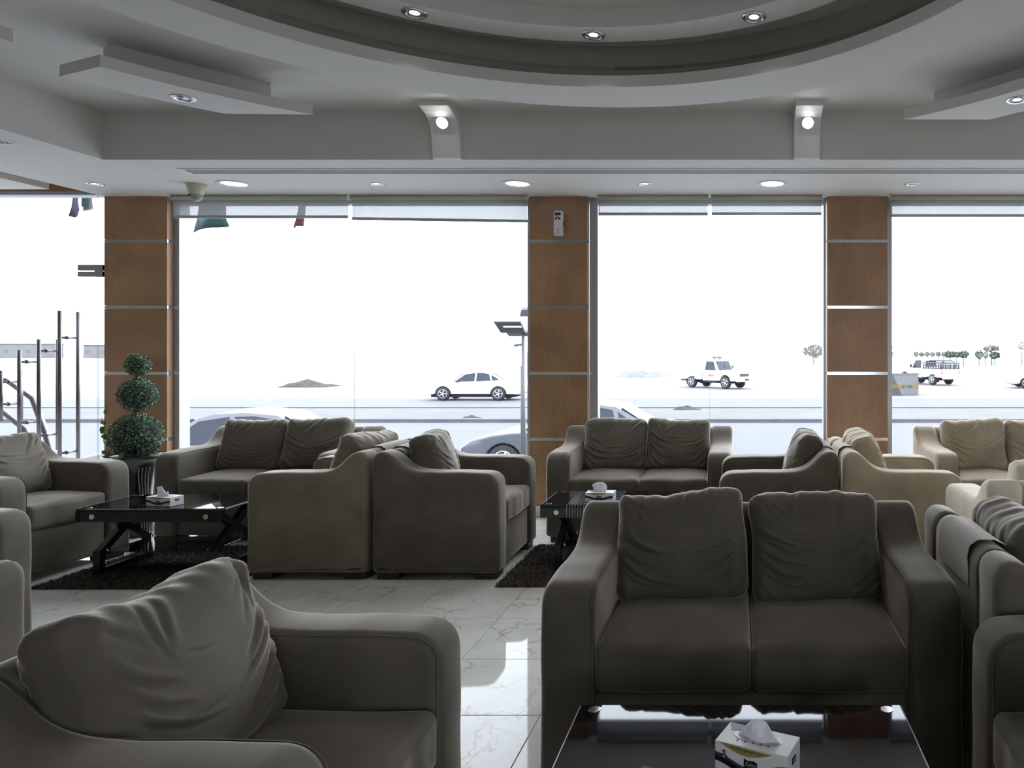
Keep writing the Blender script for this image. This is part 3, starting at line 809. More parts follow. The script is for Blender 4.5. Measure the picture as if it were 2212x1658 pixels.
def flap_mesh():
    # cloth flap folded over the back rest
    P = [(.222, .60), (.232, .74), (.255, .793), (.295, .812), (.345, .812), (.374, .792), (.383, .755), (.384, .66)]
    R = resample(P[::1], 0.02)
    pts = []
    for a, b in zip(P[:-1], P[1:]):
        k = max(1, int(math.dist(a, b) / 0.02))
        for j in range(k): pts.append((a[0] + (b[0] - a[0]) * j / k, a[1] + (b[1] - a[1]) * j / k))
    pts.append(P[-1])
    n = len(pts); m = 14; V, Fc = [], []
    for i in range(m):
        x = -0.17 + 0.34 * i / (m - 1)
        for j, (y, z) in enumerate(pts):
            o = 0.0035 * math.sin(9 * x + 0.7 * j) * (0.4 + 0.6 * abs(j / n - .5) * 2)
            V.append((x, y + (o if j > n * .6 else -abs(o) * (j < n * .3)), z + abs(o) * (n * .3 <= j <= n * .6)))
    for i in range(m - 1):
        for j in range(n - 1):
            Fc.append((i * n + j, (i + 1) * n + j, (i + 1) * n + j + 1, i * n + j + 1))
    return mesh('back_flap', V, Fc, 'fabric')
flap_me = flap_mesh()

def sofa(name, seats, loc, rz, label, col, seeds, cat, tilt=None, sdep=1.0, flap=False, cush=None, group=None, armw=None):
    e = tag(empty(name, (loc[0], loc[1], 0), rz), label, cat, group)
    sw = SEATW if seats > 1 else SW1; wi = sw * seats; parts = []
    for s in (-1, 1):
        o = obj('arm', arm_me, e, (s * (wi / 2 + AW / 2), 0, 0)); parts.append(o)
        if s > 0: o.scale[0] = -1
        sm = obj('seam', seam_me, o); sm.color = (col[0] * .55, col[1] * .55, col[2] * .55, 1)
    bk, bs = sofa_parts(seats)
    parts.append(obj('back_frame', bk, e)); parts.append(obj('seat_base', bs, e))
    for i in range(seats):
        x = -wi / 2 + sw * (i + .5)
        o = obj('seat_cushion', (seat_mes if seats > 1 else seat_mes1)[(seeds[0] + i) % 3], e, (x, -0.078, 0.40)); parts.append(o)
        if cush is None:
            c = dict(dx=0, y=0.14, z=0.668, rx=-14, ry=0, rz=0, w=.52 if seats > 1 else .49)
        else: c = cush[i]
        cm = back_me(seeds[i % len(seeds)], w=c.get('w', .52), h=c.get('h', .43), t=c.get('t', .16))
        o = obj('back_cushion', cm, e, (x + c.get('dx', 0), c.get('y', .125), c.get('z', .705)), (R_(c.get('rx', -11)), R_(c.get('ry', 0)), R_(c.get('rz', 0)))); parts.append(o)
        if flap: parts.append(obj('back_flap', flap_me, e, (x, 0, 0)))
    for o in parts:
        o.color = (*col, 1)
    for sx in (-1, 1):
        for sy in (-1, 1):
            obj('leg', leg_me, e, (sx * (wi / 2 + AW / 2 - .01), sy * 0.295, 0.025))
    if sdep != 1.0: e.scale = (1, sdep, 1)
    return e
C_DK = (0.100, 0.086, 0.066)
C_MD = (0.140, 0.122, 0.096)
C_LIT = (0.40, 0.33, 0.235)  # taupe lightened so the fabric colour carries the brighter, warmer light on the right
H = PI / 2
sofa('loveseat', 2, (0.036, 2.71), 0, 'dark taupe two-seat sofa facing the nearest black glass table', C_DK, (11, 24), 'sofa',
     cush=[dict(dx=-.012, y=.15, z=.668, rx=-18, ry=-2.5, h=.425), dict(dx=0.0, y=.15, z=.660, rx=-18, ry=-1.5, h=.425)])
sofa('loveseat', 2, (-3.71, 5.715), 0, 'taupe two-seat sofa under the left window, behind the left table', C_MD, (31, 42), 'sofa',
     cush=[dict(dx=-.0, y=.12, z=.668, rx=-14), dict(dx=.0, y=.11, z=.678, rx=-15, ry=1.5)])
sofa('loveseat', 2, (-0.768, 5.725), 0, 'taupe two-seat sofa under the middle window', C_MD, (53, 64), 'sofa')
sofa('loveseat', 2, (2.16, 5.70), 0, 'taupe two-seat sofa, coloured as brightly lit, under the rightmost window', C_LIT, (42, 11), 'sofa')
G1 = 'armchairs around the low tables'
sofa('armchair', 1, (-2.728, 4.90), -H, 'taupe armchair facing left, back against its twin in the room middle', (0.185, 0.16, 0.122), (75,), 'armchair', flap=True, group=G1, cush=[dict(dx=-.02, y=.13, z=.675, rx=-18, rz=-10, w=.48)])
sofa('armchair', 1, (-1.92, 4.90), H, 'dark taupe armchair facing right, back against its twin in the room middle', C_DK, (86,), 'armchair', sdep=1.05, flap=True, group=G1, cush=[dict(dx=-.05, y=.15, z=.68, rx=-14, rz=12, w=.47)])
sofa('armchair', 1, (0.240, 4.90), -H, 'dark taupe armchair behind the near sofa, facing left towards the middle table', C_DK, (97,), 'armchair', flap=True, group=G1, cush=[dict(y=.19, z=.68, rx=-13, w=.48)])
sofa('armchair', 1, (1.028, 4.90), H, 'taupe armchair, coloured as brightly lit, behind the near sofa, facing right', C_LIT, (75,), 'armchair', flap=True, group=G1, cush=[dict(y=.18, z=.68, rx=-14, w=.48)])
sofa('armchair', 1, (-1.20, 1.69), H, 'taupe armchair in the left foreground with a large creased cushion', (0.118, 0.102, 0.080), (86,), 'armchair', group=G1,
     cush=[dict(dx=-.01, y=.15, z=.672, rx=-18, w=.51, h=.45, t=.17)])
sofa('armchair', 1, (1.057, 1.685), -H, 'dark taupe armchair cut by the lower right picture corner', C_DK, (97,), 'armchair', group=G1)
sofa('armchair', 1, (1.145, 2.565), H, 'taupe armchair at the right edge seen from its back, flap over the back', C_MD, (31,), 'armchair', flap=True, group=G1, cush=[dict(dx=-.0, y=.12, z=.672, rx=-16, w=.49)])
sofa('armchair', 1, (-4.75, 4.68), H - 0.08, 'taupe armchair at far left between the glass door and the left table', C_MD, (64,), 'armchair', group=G1, cush=[dict(dx=.0, y=.12, z=.68, rx=-16, w=.49)])
sofa('armchair', 1, (-3.87, 3.10), H, 'taupe armchair at the left edge, only one arm showing', C_MD, (42,), 'armchair', group=G1)
sofa('armchair', 1, (-2.58, 1.78), -H, 'taupe armchair at the left edge, only a back corner showing', C_MD, (53,), 'armchair', group=G1)
sofa('armchair', 1, (1.637, 3.86), PI, 'taupe armchair, coloured as brightly lit, at the right edge with its back to the viewer', (0.62, 0.56, 0.44), (24,), 'armchair', group=G1)  # light from the right is put into this fabric colour too

# ------------------------------------------------------------------ coffee tables
def table(loc, label, striped=False, sc_=None):
    e = tag(empty('coffee_table', (loc[0], loc[1], loc[2] if len(loc) > 2 else 0)), label, 'coffee table', 'black glass coffee tables')
    w, d, th = 0.93, 0.48, 0.010
    g = 'striped_glass' if striped else 'black_glass'
    out = [(-d / 2, .338), (-d / 2, .400), (-d / 2 + .006, .414), (-d / 2 + .02, .42), (d / 2 - .02, .42), (d / 2 - .006, .414), (d / 2, .400), (d / 2, .338)]
    inn = [(d / 2 - th, .338), (d / 2 - th, .398), (d / 2 - .022, .41), (-d / 2 + .022, .41), (-d / 2 + th, .398), (-d / 2 + th, .338)]
    prof = out + inn; n = len(prof)
    V = [(-w / 2, *p) for p in prof] + [(w / 2, *p) for p in prof]
    Fc = [tuple(range(n)), tuple(range(2 * n - 1, n - 1, -1))] + [(i, (i + 1) % n, (i + 1) % n + n, i + n) for i in range(n)]
    obj('glass_top', mesh('glass_top', V, Fc, g, False), e)
    for s in (-1, 1):
        # thin bright ground edge of the glass ends
        box('glass_edge', (s * w / 2 - 0.0015, -d / 2 + .022, .411), (s * w / 2 + 0.0015, d / 2 - .022, .4203), 'aluminium', e)
        for t in (-1, 1):
            cyl('chrome_disc', (s * .36, t * (d / 2 - .001), .372), (s * .36, t * (d / 2 + .004), .372), 0.016, 'chrome', e, 20)
            cyl('chrome_disc', (s * .42, t * (d / 2 - .045), .4195), (s * .42, t * (d / 2 - .045), .4215), 0.018, 'chrome', e, 20)
        # crossed leg frame in the end plane
        x = s * 0.36; k = 0.022
        def bar(name, a, b, thick=0.042, wx=0.045):
            a, b = Vector((x, *a)), Vector((x, *b)); dvec = b - a
            o = obj(name, box_mesh(wx, thick, dvec.length, 'frame_black', 0.003), e, (a + b) / 2)
            o.rotation_euler = (-math.atan2(dvec.y, dvec.z), 0, 0)
        bar('leg', (-.19, .13), (.19, .40)); bar('leg', (.19, .13), (-.19, .40))
        bar('foot', (-.19, .145), (-.19, 0.0)); bar('foot', (.19, .145), (.19, 0.0))
        bar('bottom_rail', (-.17, .02), (.17, .02), 0.03)
        bar('top_rail', (-.225, .395), (.225, .395), 0.03)
        for t in (-1, 1):
            cyl('shelf_clip', (s * .325, t * .165, .120), (s * .325, t * .165, .150), 0.010, 'chrome', e, 12)
    box('glass_shelf', (-.335, -.185, .131), (.335, .185, .139), 'black_glass', e, 0.002)
    return e
t1 = table((0.0, 1.83), 'black glass coffee table in front of the nearest two-seat sofa')
t1.scale = (0.987, 0.987, 0.43 / 0.42)
table((-3.735, 4.74, 0.024), 'black glass coffee table with crossed legs on the left rug')
table((-0.835, 4.86, 0.024), 'black glass coffee table with pale stripes on the middle rug', True)
table((2.14, 4.85), 'black glass coffee table at the right, mostly behind the brightened armchair')

# ------------------------------------------------------------------ rugs
def rug(x0, x1, y0, y1, label, seed):
    rng = np.random.RandomState(seed)
    e = tag(empty('shag_rug', ((x0 + x1) / 2, (y0 + y1) / 2, 0)), label, 'rug')
    a, b = (x1 - x0) / 2, (y1 - y0) / 2
    box('rug_backing', (-a, -b, 0.0005), (a, b, 0.006), 'rug', e)
    n = 26000
    P = np.stack([rng.uniform(-a, a, n), rng.uniform(-b, b, n)], 1)
    ang = rng.uniform(0, 2 * PI, n); ln = rng.uniform(.012, .026, n); wd = rng.uniform(.003, .006, n)
    V = np.zeros((n, 3, 3)); c, s = np.cos(ang), np.sin(ang)
    V[:, 0] = np.stack([P[:, 0] - s * wd, P[:, 1] + c * wd, np.full(n, .005)], 1)
    V[:, 1] = np.stack([P[:, 0] + s * wd, P[:, 1] - c * wd, np.full(n, .005)], 1)
    V[:, 2] = np.stack([P[:, 0] + c * ln * .8, P[:, 1] + s * ln * .8, rng.uniform(.014, .024, n)], 1)
    me = bpy.data.meshes.new('rug_pile'); me.from_pydata(V.reshape(-1, 3).tolist(), [], np.arange(3 * n).reshape(-1, 3).tolist())
    me.materials.append(M['rug'])
    o = obj('rug_pile', me, e); o['kind'] = 'stuff'
    return e
rug(-4.30, -3.14, 4.31, 5.24, 'dark brown shaggy rug under the left coffee table', 1)
rug(-1.50, -0.17, 4.35, 5.27, 'dark brown shaggy rug under the middle coffee table', 2)

# ------------------------------------------------------------------ tissue boxes
def tissue_box(loc, rz, label, style):
    L_, S_, H_ = 0.186, 0.093, 0.080
    if style != 0: H_ = 0.058
    e = tag(empty('tissue_box', loc, rz), label, 'tissue box', 'tissue boxes on the coffee tables')
    box('carton', (-L_ / 2, -S_ / 2, 0), (L_ / 2, S_ / 2, H_), 'card_white', e, 0.001)
    y = -S_ / 2; T = Matrix.Translation
    fr = T((0, y - 0.0001, 0))
    def curve(f, n=16): return [(-L_ / 2 + L_ * k / n, f(k / n)) for k in range(n + 1)]
    hs = H_ / 0.08
    up = curve(lambda t: hs * (0.079 - 0.018 * t - 0.012 * math.sin(PI * t) * (t - .2)))
    # gold swoosh with the slogan
    top = [(x, min(H_ - .0005, z)) for x, z in curve(lambda t: hs * (0.0797 - .001 * t))]
    n = 16
    a = [(-L_ / 2 + L_ * (0.06 + .74 * k / n), hs * (0.079 - 0.004 * (k / n))) for k in range(n + 1)]
    b = [(-L_ / 2 + L_ * (0.06 + .74 * k / n), hs * (0.079 - 0.004 * (k / n) - .019 * math.sin(PI * k / n))) for k in range(n, -1, -1)]
    plate('gold_swoosh', a + b[1:-1], 0.0004, 'print_gold', e, fr)
    # dark waves
    def wave(z0, z1, t0=0.0, t1=1.0):
        f = lambda t: z0 + .012 * math.cos(2 * PI * t * .95 + .2)
        g = lambda t: z1 + .012 * math.cos(2 * PI * t * .95 + .2)
        A = [(-L_ / 2 + L_ * (t0 + (t1 - t0) * k / n), hs * f(t0 + (t1 - t0) * k / n)) for k in range(n + 1)]
        B = [(-L_ / 2 + L_ * (t0 + (t1 - t0) * k / n), hs * g(t0 + (t1 - t0) * k / n)) for k in range(n, -1, -1)]
        return A + B
    plate('purple_wave', wave(.043, .036), 0.0004, 'print_purple', e, fr)
    plate('dark_wave', wave(.036, .022), 0.0004, 'print_black', e, fr)
    # badge with the name
    bw, bh = 0.034, 0.020 * hs
    bd = [(-bw / 2, bh / 2 + .003), (-bw / 4, bh / 2 - .001), (bw / 4, bh / 2 + .001), (bw / 2, bh / 2 - .003), (bw / 2, -bh / 2 - .003), (bw / 4, -bh / 2 + .001), (-bw / 4, -bh / 2 - .001), (-bw / 2, -bh / 2 + .002)]
    plate('name_badge', bd, 0.0009, 'print_black', e, T((0.0, y - 0.0001, hs * .040)))
    text_obj('name_lettering', 'Zahra', 0.0125, 'print_grey', e, (0.0, y - 0.0012, hs * .040), (PI / 2, 0, 0), 0.0002, shear=0.2)
    side = T((L_ / 2 + .0001, 0.0, hs * .05)) @ Matrix.Rotation(PI / 2, 4, 'Z') @ Matrix.Scale(0.8, 4)
    plate('name_badge', bd, 0.0009, 'print_black', e, side)
    text_obj('name_lettering', 'Zahra', 0.0095, 'print_grey', e, (L_ / 2 + .0012, 0.0, hs * .05), (PI / 2, 0, PI / 2), 0.0002, shear=0.2)
    if style == 0:
        text_obj('slogan_lettering', 'Soft & Strong Facial Tissue', 0.0078, 'print_black', e, (-0.012, y - 0.0008, 0.0715), (PI / 2, R_(1.5), 0), 0.0002, shear=0.2)
        # small printed flower pot
        for k in range(7):
            aa = 2 * PI * k / 7; rr = .007 if k else 0
            cyl('printed_flower', (-.068 + rr * math.cos(aa), y, .053 + rr * math.sin(aa)), (-.068 + rr * math.cos(aa), y - .0007, .053 + rr * math.sin(aa)), 0.003, 'print_grey' if k % 2 else 'print_black', e, 8)
    # purple leaf on the lid
    lf = [(-L_ / 2 + .001, -S_ / 2 + .001), (-.02, -S_ / 2 + .0035), (.0, -S_ / 2 + .009), (-.03, -.028), (-.055, -.018), (-.075, -.012)]
    plate('lid_print', lf, 0.0005, 'print_purple', e, T((0, 0, H_ + .0004)) @ Matrix.Rotation(-PI / 2, 4, 'X') @ Matrix.Scale(-1, 4, (0, 0, 1)))
    # slot
    sl = [(.062 * math.cos(2 * PI * k / 24), .024 * math.sin(2 * PI * k / 24)) for k in range(24)]
    plate('slot', sl, 0.0004, 'print_grey', e, T((0, 0.0, H_ + .0008)) @ Matrix.Rotation(-PI / 2, 4, 'X'))
    if style == 0:
        for k in range(5):
            box('red_mark', (-.045 + .02 * k, -.0275 - .0 * k, H_ + .0002), (-.0415 + .02 * k, -.0195, H_ + .0014), 'print_red', e)
    # pulled sheet
    rng = np.random.RandomState(5 + style)
    if style == 0:
        outline = [(-.052, .0), (-.030, .026), (-.012, .046), (.004, .047), (.02, .040), (.045, .018), (.058, .0)]
    elif style == 1:
        outline = [(-.042, .0), (-.050, .028), (-.057, .055), (-.034, .058), (-.014, .038), (.004, .022), (.014, .027), (.024, .014), (.034, .0)]
    else:
        outline = [(-.05, 0), (-.038, .02), (-.058, .045), (-.02, .060), (.015, .063), (.038, .045), (.042, .02), (.034, 0)]
    nn = 9; V, Fc = [], []
    m = len(outline)
    cx0 = sum(p[0] for p in outline) / m
    for side_ in (-1, 1):
        for i, (x, z) in enumerate(outline):
            for j in range(nn):
                f = j / (nn - 1)
                zz = z * f; xx = (x * .62 + cx0 * .38) * (1 - f) + x * f if f < 1 else x
                bulge = side_ * (0.016 * (1 - f) ** 0.7 * math.sin(PI * (i + .5) / m) + 0.0012) + 0.006 * f * math.sin(i * 2.1 + style)
                V.append((xx, bulge + rng.uniform(-.002, .002) * (0 < j < nn - 1), zz))
    for s_ in range(2):
        for i in range(m - 1):
            for j in range(nn - 1):
                k = s_ * m * nn
                Fc.append((k + i * nn + j, k + (i + 1) * nn + j, k + (i + 1) * nn + j + 1, k + i * nn + j + 1))
    for i in range(m - 1):
        Fc.append((i * nn + nn - 1, (i + 1) * nn + nn - 1, m * nn + (i + 1) * nn + nn - 1, m * nn + i * nn + nn - 1))
    obj('tissue_sheet', mesh('tissue_sheet', V, Fc, 'tissue', style == 2), e, (0, 0.0, H_ + .001))
    return e
tissue_box((0.041, 1.722, 0.4322), R_(-22.8), 'white tissue box with purple print on the nearest table', 0).scale = (.99, .99, .99)
tissue_box((-3.73, 4.62, 0.4462), R_(-11), 'white tissue box with a folded sheet on the left table', 1)
tissue_box((-0.935, 4.76, 0.4462), R_(-2), 'white tissue box with a tall puffed sheet on the middle table', 2)

# ------------------------------------------------------------------ topiary plant
def topiary(x, y):
    e = tag(empty('topiary_plant', (x, y, 0)), 'three-ball topiary in a tall black pot before the left pillar', 'potted plant')
    pot = [(0.0001, 0), (.115, 0), (.118, .02), (.105, .12), (.10, .25), (.108, .36), (.125, .47), (.150, .55), (.180, .595), (.205, .615), (.208, .626), (.200, .630), (.185, .618), (.17, .60), (.0001, .60)]
    obj('pot', lathe_mesh('pot', pot, 'pot_black', 40), e)
    obj('soil', lathe_mesh('soil', [(.0001, .612), (.15, .612), (.17, .603)], 'soil', 24), e)
    for k in range(4):   # beaded strings on the pot side
        a0 = R_(-36 + 9 * k)
        pts = []
        for i in range(30):
            z = .02 + .52 * i / 29
            r = np.interp(z, [p[1] for p in pot[1:9]], [p[0] for p in pot[1:9]]) + .002
            a = a0 + .12 * math.sin(z * 9)
            pts.append((r * math.cos(a), r * math.sin(a), z))
        obj('bead_string', tube_mesh('bead_string', pts, 0.0038, 'beads', 6), e)
    zc = [(0.0, .775, .172), (0.015, 1.095, .126), (0.018, 1.332, .080)]
    cyl('stem', (0.0, 0, .6), (.012, 0, 1.34), .013, 'twig', e, 10)
    rng = np.random.RandomState(4)
    for (dx_, z, r) in zc:
        n = int(120000 * r * r)
        d = rng.normal(size=(n, 3)); d /= np.linalg.norm(d, axis=1)[:, None]
        rad = r * rng.uniform(.88, 1.0, n)
        P = d * rad[:, None]
        V = np.zeros((n, 4, 3))
        t = rng.normal(size=(n, 3)); t -= (t * d).sum(1)[:, None] * d; t /= np.linalg.norm(t, axis=1)[:, None]
        tip = (t * .75 + d * .65); b = np.cross(d, t)
        s = rng.uniform(.011, .019, n)[:, None]
        V[:, 0] = P; V[:, 1] = P + tip * s * .55 + b * s * .36; V[:, 2] = P + tip * s * 1.15; V[:, 3] = P + tip * s * .55 - b * s * .36
        me = bpy.data.meshes.new('leaf_ball'); me.from_pydata(V.reshape(-1, 3).tolist(), [], np.arange(4 * n).reshape(-1, 4).tolist())
        me.materials.append(M['leaf'])
        o = obj('leaf_ball', me, e, (dx_, 0, z)); o['kind'] = 'stuff'
        core = obj('ball_core', lathe_mesh('ball_core', [(r * .84 * math.sin(PI * k / 12) + 1e-5, -r * .84 * math.cos(PI * k / 12)) for k in range(13)], 'soil', 20), o)
    lm = mesh('vine_leaf', [(0, 0, 0), (.018, .004, .014), (.012, 0, .034), (0, -.003, .046), (-.012, 0, .034), (-.018, .004, .014)], [(0, 1, 2, 3), (0, 3, 4, 5)], 'leaf_vine')
    for (a, b, c, q) in ((-.225, -.05, .90, 140), (-.205, -.05, .84, 200), (-.17, -.08, .95, 10), (-.165, -.09, .86, 220), (-.19, -.07, .80, 170), (-.14, -.12, .66, 100), (.15, -.10, .66, -30), (.02, -.18, .64, 60), (-.18, -.1, .67, 120)):
        o = obj('vine_leaf', lm, e, (a, b, c), (0, R_(q), R_(q * .3)))
    obj('vine_stem', tube_mesh('vine_stem', [(-.10, -.10, .64), (-.17, -.09, .74), (-.185, -.07, .84), (-.17, -.08, .95)], .003, 'leaf_vine', 6), e)
    obj('vine_stem', tube_mesh('vine_stem', [(-.17, -.08, .86), (-.20, -.06, .90), (-.225, -.05, .92)], .0025, 'leaf_vine', 6), e)
topiary(-4.735, 5.58)

# ------------------------------------------------------------------ outdoors
ZG = -1.1
def ground(name, x0, x1, y0, y1, z, mat):
    return tag(box(name, (x0, y0, z - 0.3), (x1, y1, z), mat), kind='structure')
ground('ground_sand', -400, 400, 12.0, 900, ZG - 0.02, 'sand')
ground('ground_yard', -400, 400, -80, 6.52, ZG - 0.01, 'paving')
ground('ground_bounce', -400, 400, 6.52, 15.5, ZG, 'paving')  # unseen strip, kept pale to bounce daylight up onto the soffit
ground('ground_forecourt', -400, 400, 15.5, 25.0, ZG, 'asphalt')
ground('ground_median', -400, 400, 25.12, 30.0, ZG + 0.10, 'median')
ground('kerb_stone', -400, 400, 24.98, 25.12, ZG + 0.12, 'kerb')
ground('kerb_stone', -400, 400, 30.0, 30.12, ZG + 0.13, 'kerb')
ground('ground_road', -400, 400, 30.12, 37.4, ZG - 0.005, 'asphalt')
tag(box('terrace_plinth', (-12, 6.5, ZG - .2), (9, 7.3, -0.05), 'terrace'), kind='structure')

def W_(px, py, z):   # world point at height z seen at a pixel of the photograph
    d = F * (HC - z) / (py - VY)
    return Vector(((px - VX) * d / F, d, z))

def wheel(parent, x, y, r, w, side):
    t = obj('wheel', lathe_mesh('tyre', [(r * .62, -w / 2), (r * .9, -w / 2), (r, -w * .36), (r, w * .36), (r * .9, w / 2), (r * .62, w / 2)], 'tyre', 24), parent, (x, y, r), (PI / 2, 0, 0))
    s = -1 if side < 0 else 1
    rim = obj('rim', lathe_mesh('rim', [(.0001, s * -w * .1), (r * .60, s * -w * .1), (r * .64, s * -w * .48), (r * .58, s * -w * .48)], 'tyre', 24), t)
    for k in range(5):
        a = 2 * PI * k / 5
        c = Vector((math.cos(a), math.sin(a), 0))
        cyl('spoke', (0, 0, s * -w * .44), c * r * .6 + Vector((0, 0, s * -w * .44)), r * .085, 'rim', t, 8)
    obj('rim_lip', lathe_mesh('rim_lip', [(r * .57, s * -w * .42), (r * .66, s * -w * .505), (r * .60, s * -w * .505), (r * .57, s * -w * .42)], 'rim', 24), t)

def car(loc, rz, label, paint, L_=4.5, Wd=1.78, Ht=1.42, wb=2.65, r=0.325, light_rear=True, glass='car_glass'):
    """saloon, front towards -X, origin on the ground under the middle"""
    e = tag(empty('car', loc, rz), label, 'car')
    h = L_ / 2; xf, xr = -wb / 2 - 0.05, wb / 2 - 0.05
    def arch(xc):
        return [(xc + (r + .05) * math.cos(a), r - .02 + (r + .05) * math.sin(a)) for a in [PI - PI * k / 10 for k in range(11)]]
    low = [(-h + .08, .26)] + [p for p in arch(xf)] + [p for p in arch(xr)] + [(h - .08, .30)]
    low = [(x, max(z, .22)) for x, z in low]
    upl = [(h, .50), (h - .01, .72), (h - .05, .93), (h - .45, 1.0), (h - .95, .99), (.2, .94), (-.75, .92), (-1.2, .90), (-h + .62, .845), (-h + .22, .74), (-h + .03, .60), (-h, .42)]
    prof = low + upl
    obj('body_shell', rounded_extrude('body_shell', prof, Wd, 0.045, paint, 'Y', 0.12, 3), e)
    cab = [(-1.02, .86), (-.38, Ht - .09), (-.1, Ht - .01), (.35, Ht), (.85, Ht - .06), (1.55, .98), (1.3, .90)]
    # greenhouse narrows to the roof
    def cabin(prof2, w0, w1, inset, mat, name):
        P = resample(prof2, 0.10); n = len(P); V = []
        for s in (-1, 1):
            for (x, z) in P:
                f = np.clip((z - .86) / (Ht - .86), 0, 1); V.append((x, s * (w0 + (w1 - w0) * f) / 2, z))
        Fc = [tuple(range(n)), tuple(range(2 * n - 1, n - 1, -1))] + [(i, (i + 1) % n, (i + 1) % n + n, i + n) for i in range(n)]
        return obj(name, mesh(name, V, Fc, mat, False), e)
    cabin(cab, Wd - .10, Wd - .50, 0, paint, 'roof_cabin')
    def side_glass(poly, s, nm='side_window'):
        V = []
        for off in (0.008, -0.02):
            for (x, z) in poly:
                f = np.clip((z - .86) / (Ht - .86), 0, 1); V.append((x, s * ((Wd - .10 + (-.40) * f) / 2 + off), z))
        n = len(poly)
        Fc = [tuple(range(n)), tuple(range(2 * n - 1, n - 1, -1))] + [(i, (i + 1) % n, (i + 1) % n + n, i + n) for i in range(n)]
        obj(nm, mesh(nm, V, Fc, glass, False), e)
    for s in (-1, 1):
        side_glass([(-.82, .93), (-.33, Ht - .13), (.12, Ht - .065), (.12, .94)], s)
        side_glass([(.20, .94), (.20, Ht - .065), (.5, Ht - .065), (.78, Ht - .12), (.88, .96)], s)
        side_glass([(.96, .97), (.88, Ht - .15), (1.28, 1.03)], s)
        box('door_mirror', (-.72, s * (Wd / 2 + .0) - .07, .90), (-.60, s * (Wd / 2) + .09, 1.0), 'plastic_dark' if paint == 'car_white' else paint, e, .02)
        box('tail_lamp', (h - .16, s * Wd * .36 - .16, .78), (h + .005, s * Wd * .36 + .16, .88), 'tail_red', e, .02)
        box('head_lamp', (-h + .10, s * Wd * .36 - .14, .58), (-h + .40, s * Wd * .36 + .13, .70), 'rim', e, .02)
    V = [(-.99, -.70, .89), (-.99, .70, .89), (-.44, .58, Ht - .11), (-.44, -.58, Ht - .11)]
    V2 = [(v[0] - .03, v[1], v[2] + .02) for v in V]
    obj('windscreen', mesh('windscreen', V + V2, [(0, 1, 2, 3), (7, 6, 5, 4), (0, 4, 5, 1), (1, 5, 6, 2), (2, 6, 7, 3), (3, 7, 4, 0)], glass, False), e)
    V = [(1.50, -.66, 1.0), (1.50, .66, 1.0), (.93, .57, Ht - .10), (.93, -.57, Ht - .10)]
    V2 = [(v[0] + .02, v[1], v[2] + .02) for v in V]
    obj('rear_window', mesh('rear_window', V + V2, [(0, 1, 2, 3), (7, 6, 5, 4), (0, 4, 5, 1), (1, 5, 6, 2), (2, 6, 7, 3), (3, 7, 4, 0)], glass, False), e)
    for x in (xf, xr):
        for s in (-1, 1): wheel(e, x, s * (Wd / 2 - .11), r, .21, s)
    box('underbody', (-h + .35, -Wd / 2 + .25, .16), (h - .35, Wd / 2 - .25, .40), 'tyre', e)
    return e
p = W_(1018, 865, ZG); car((p.x, p.y + .9, ZG), 0, 'white saloon car driving past beyond the left window', 'car_white', 4.7, 1.8, 1.42, 2.62, .335).scale = (1.06, 1, 1.02)
car((-9.15, 13.0, ZG), R_(14), 'silver-grey saloon parked just outside the left window', 'car_silver', 4.6, 1.8, 1.45)
car(((1245 - VX) * 14.6 / F, 15.1, ZG), 0, 'dark saloon on the road, half hidden behind the middle pillar', 'car_dark', 4.5, 1.8, 1.45)
p = W_(2262, 838, ZG); car((p.x, p.y + .6, ZG), R_(-6), 'white car cut off by the right picture edge', 'car_white', 4.5, 1.8, 1.42, 2.65, .34)

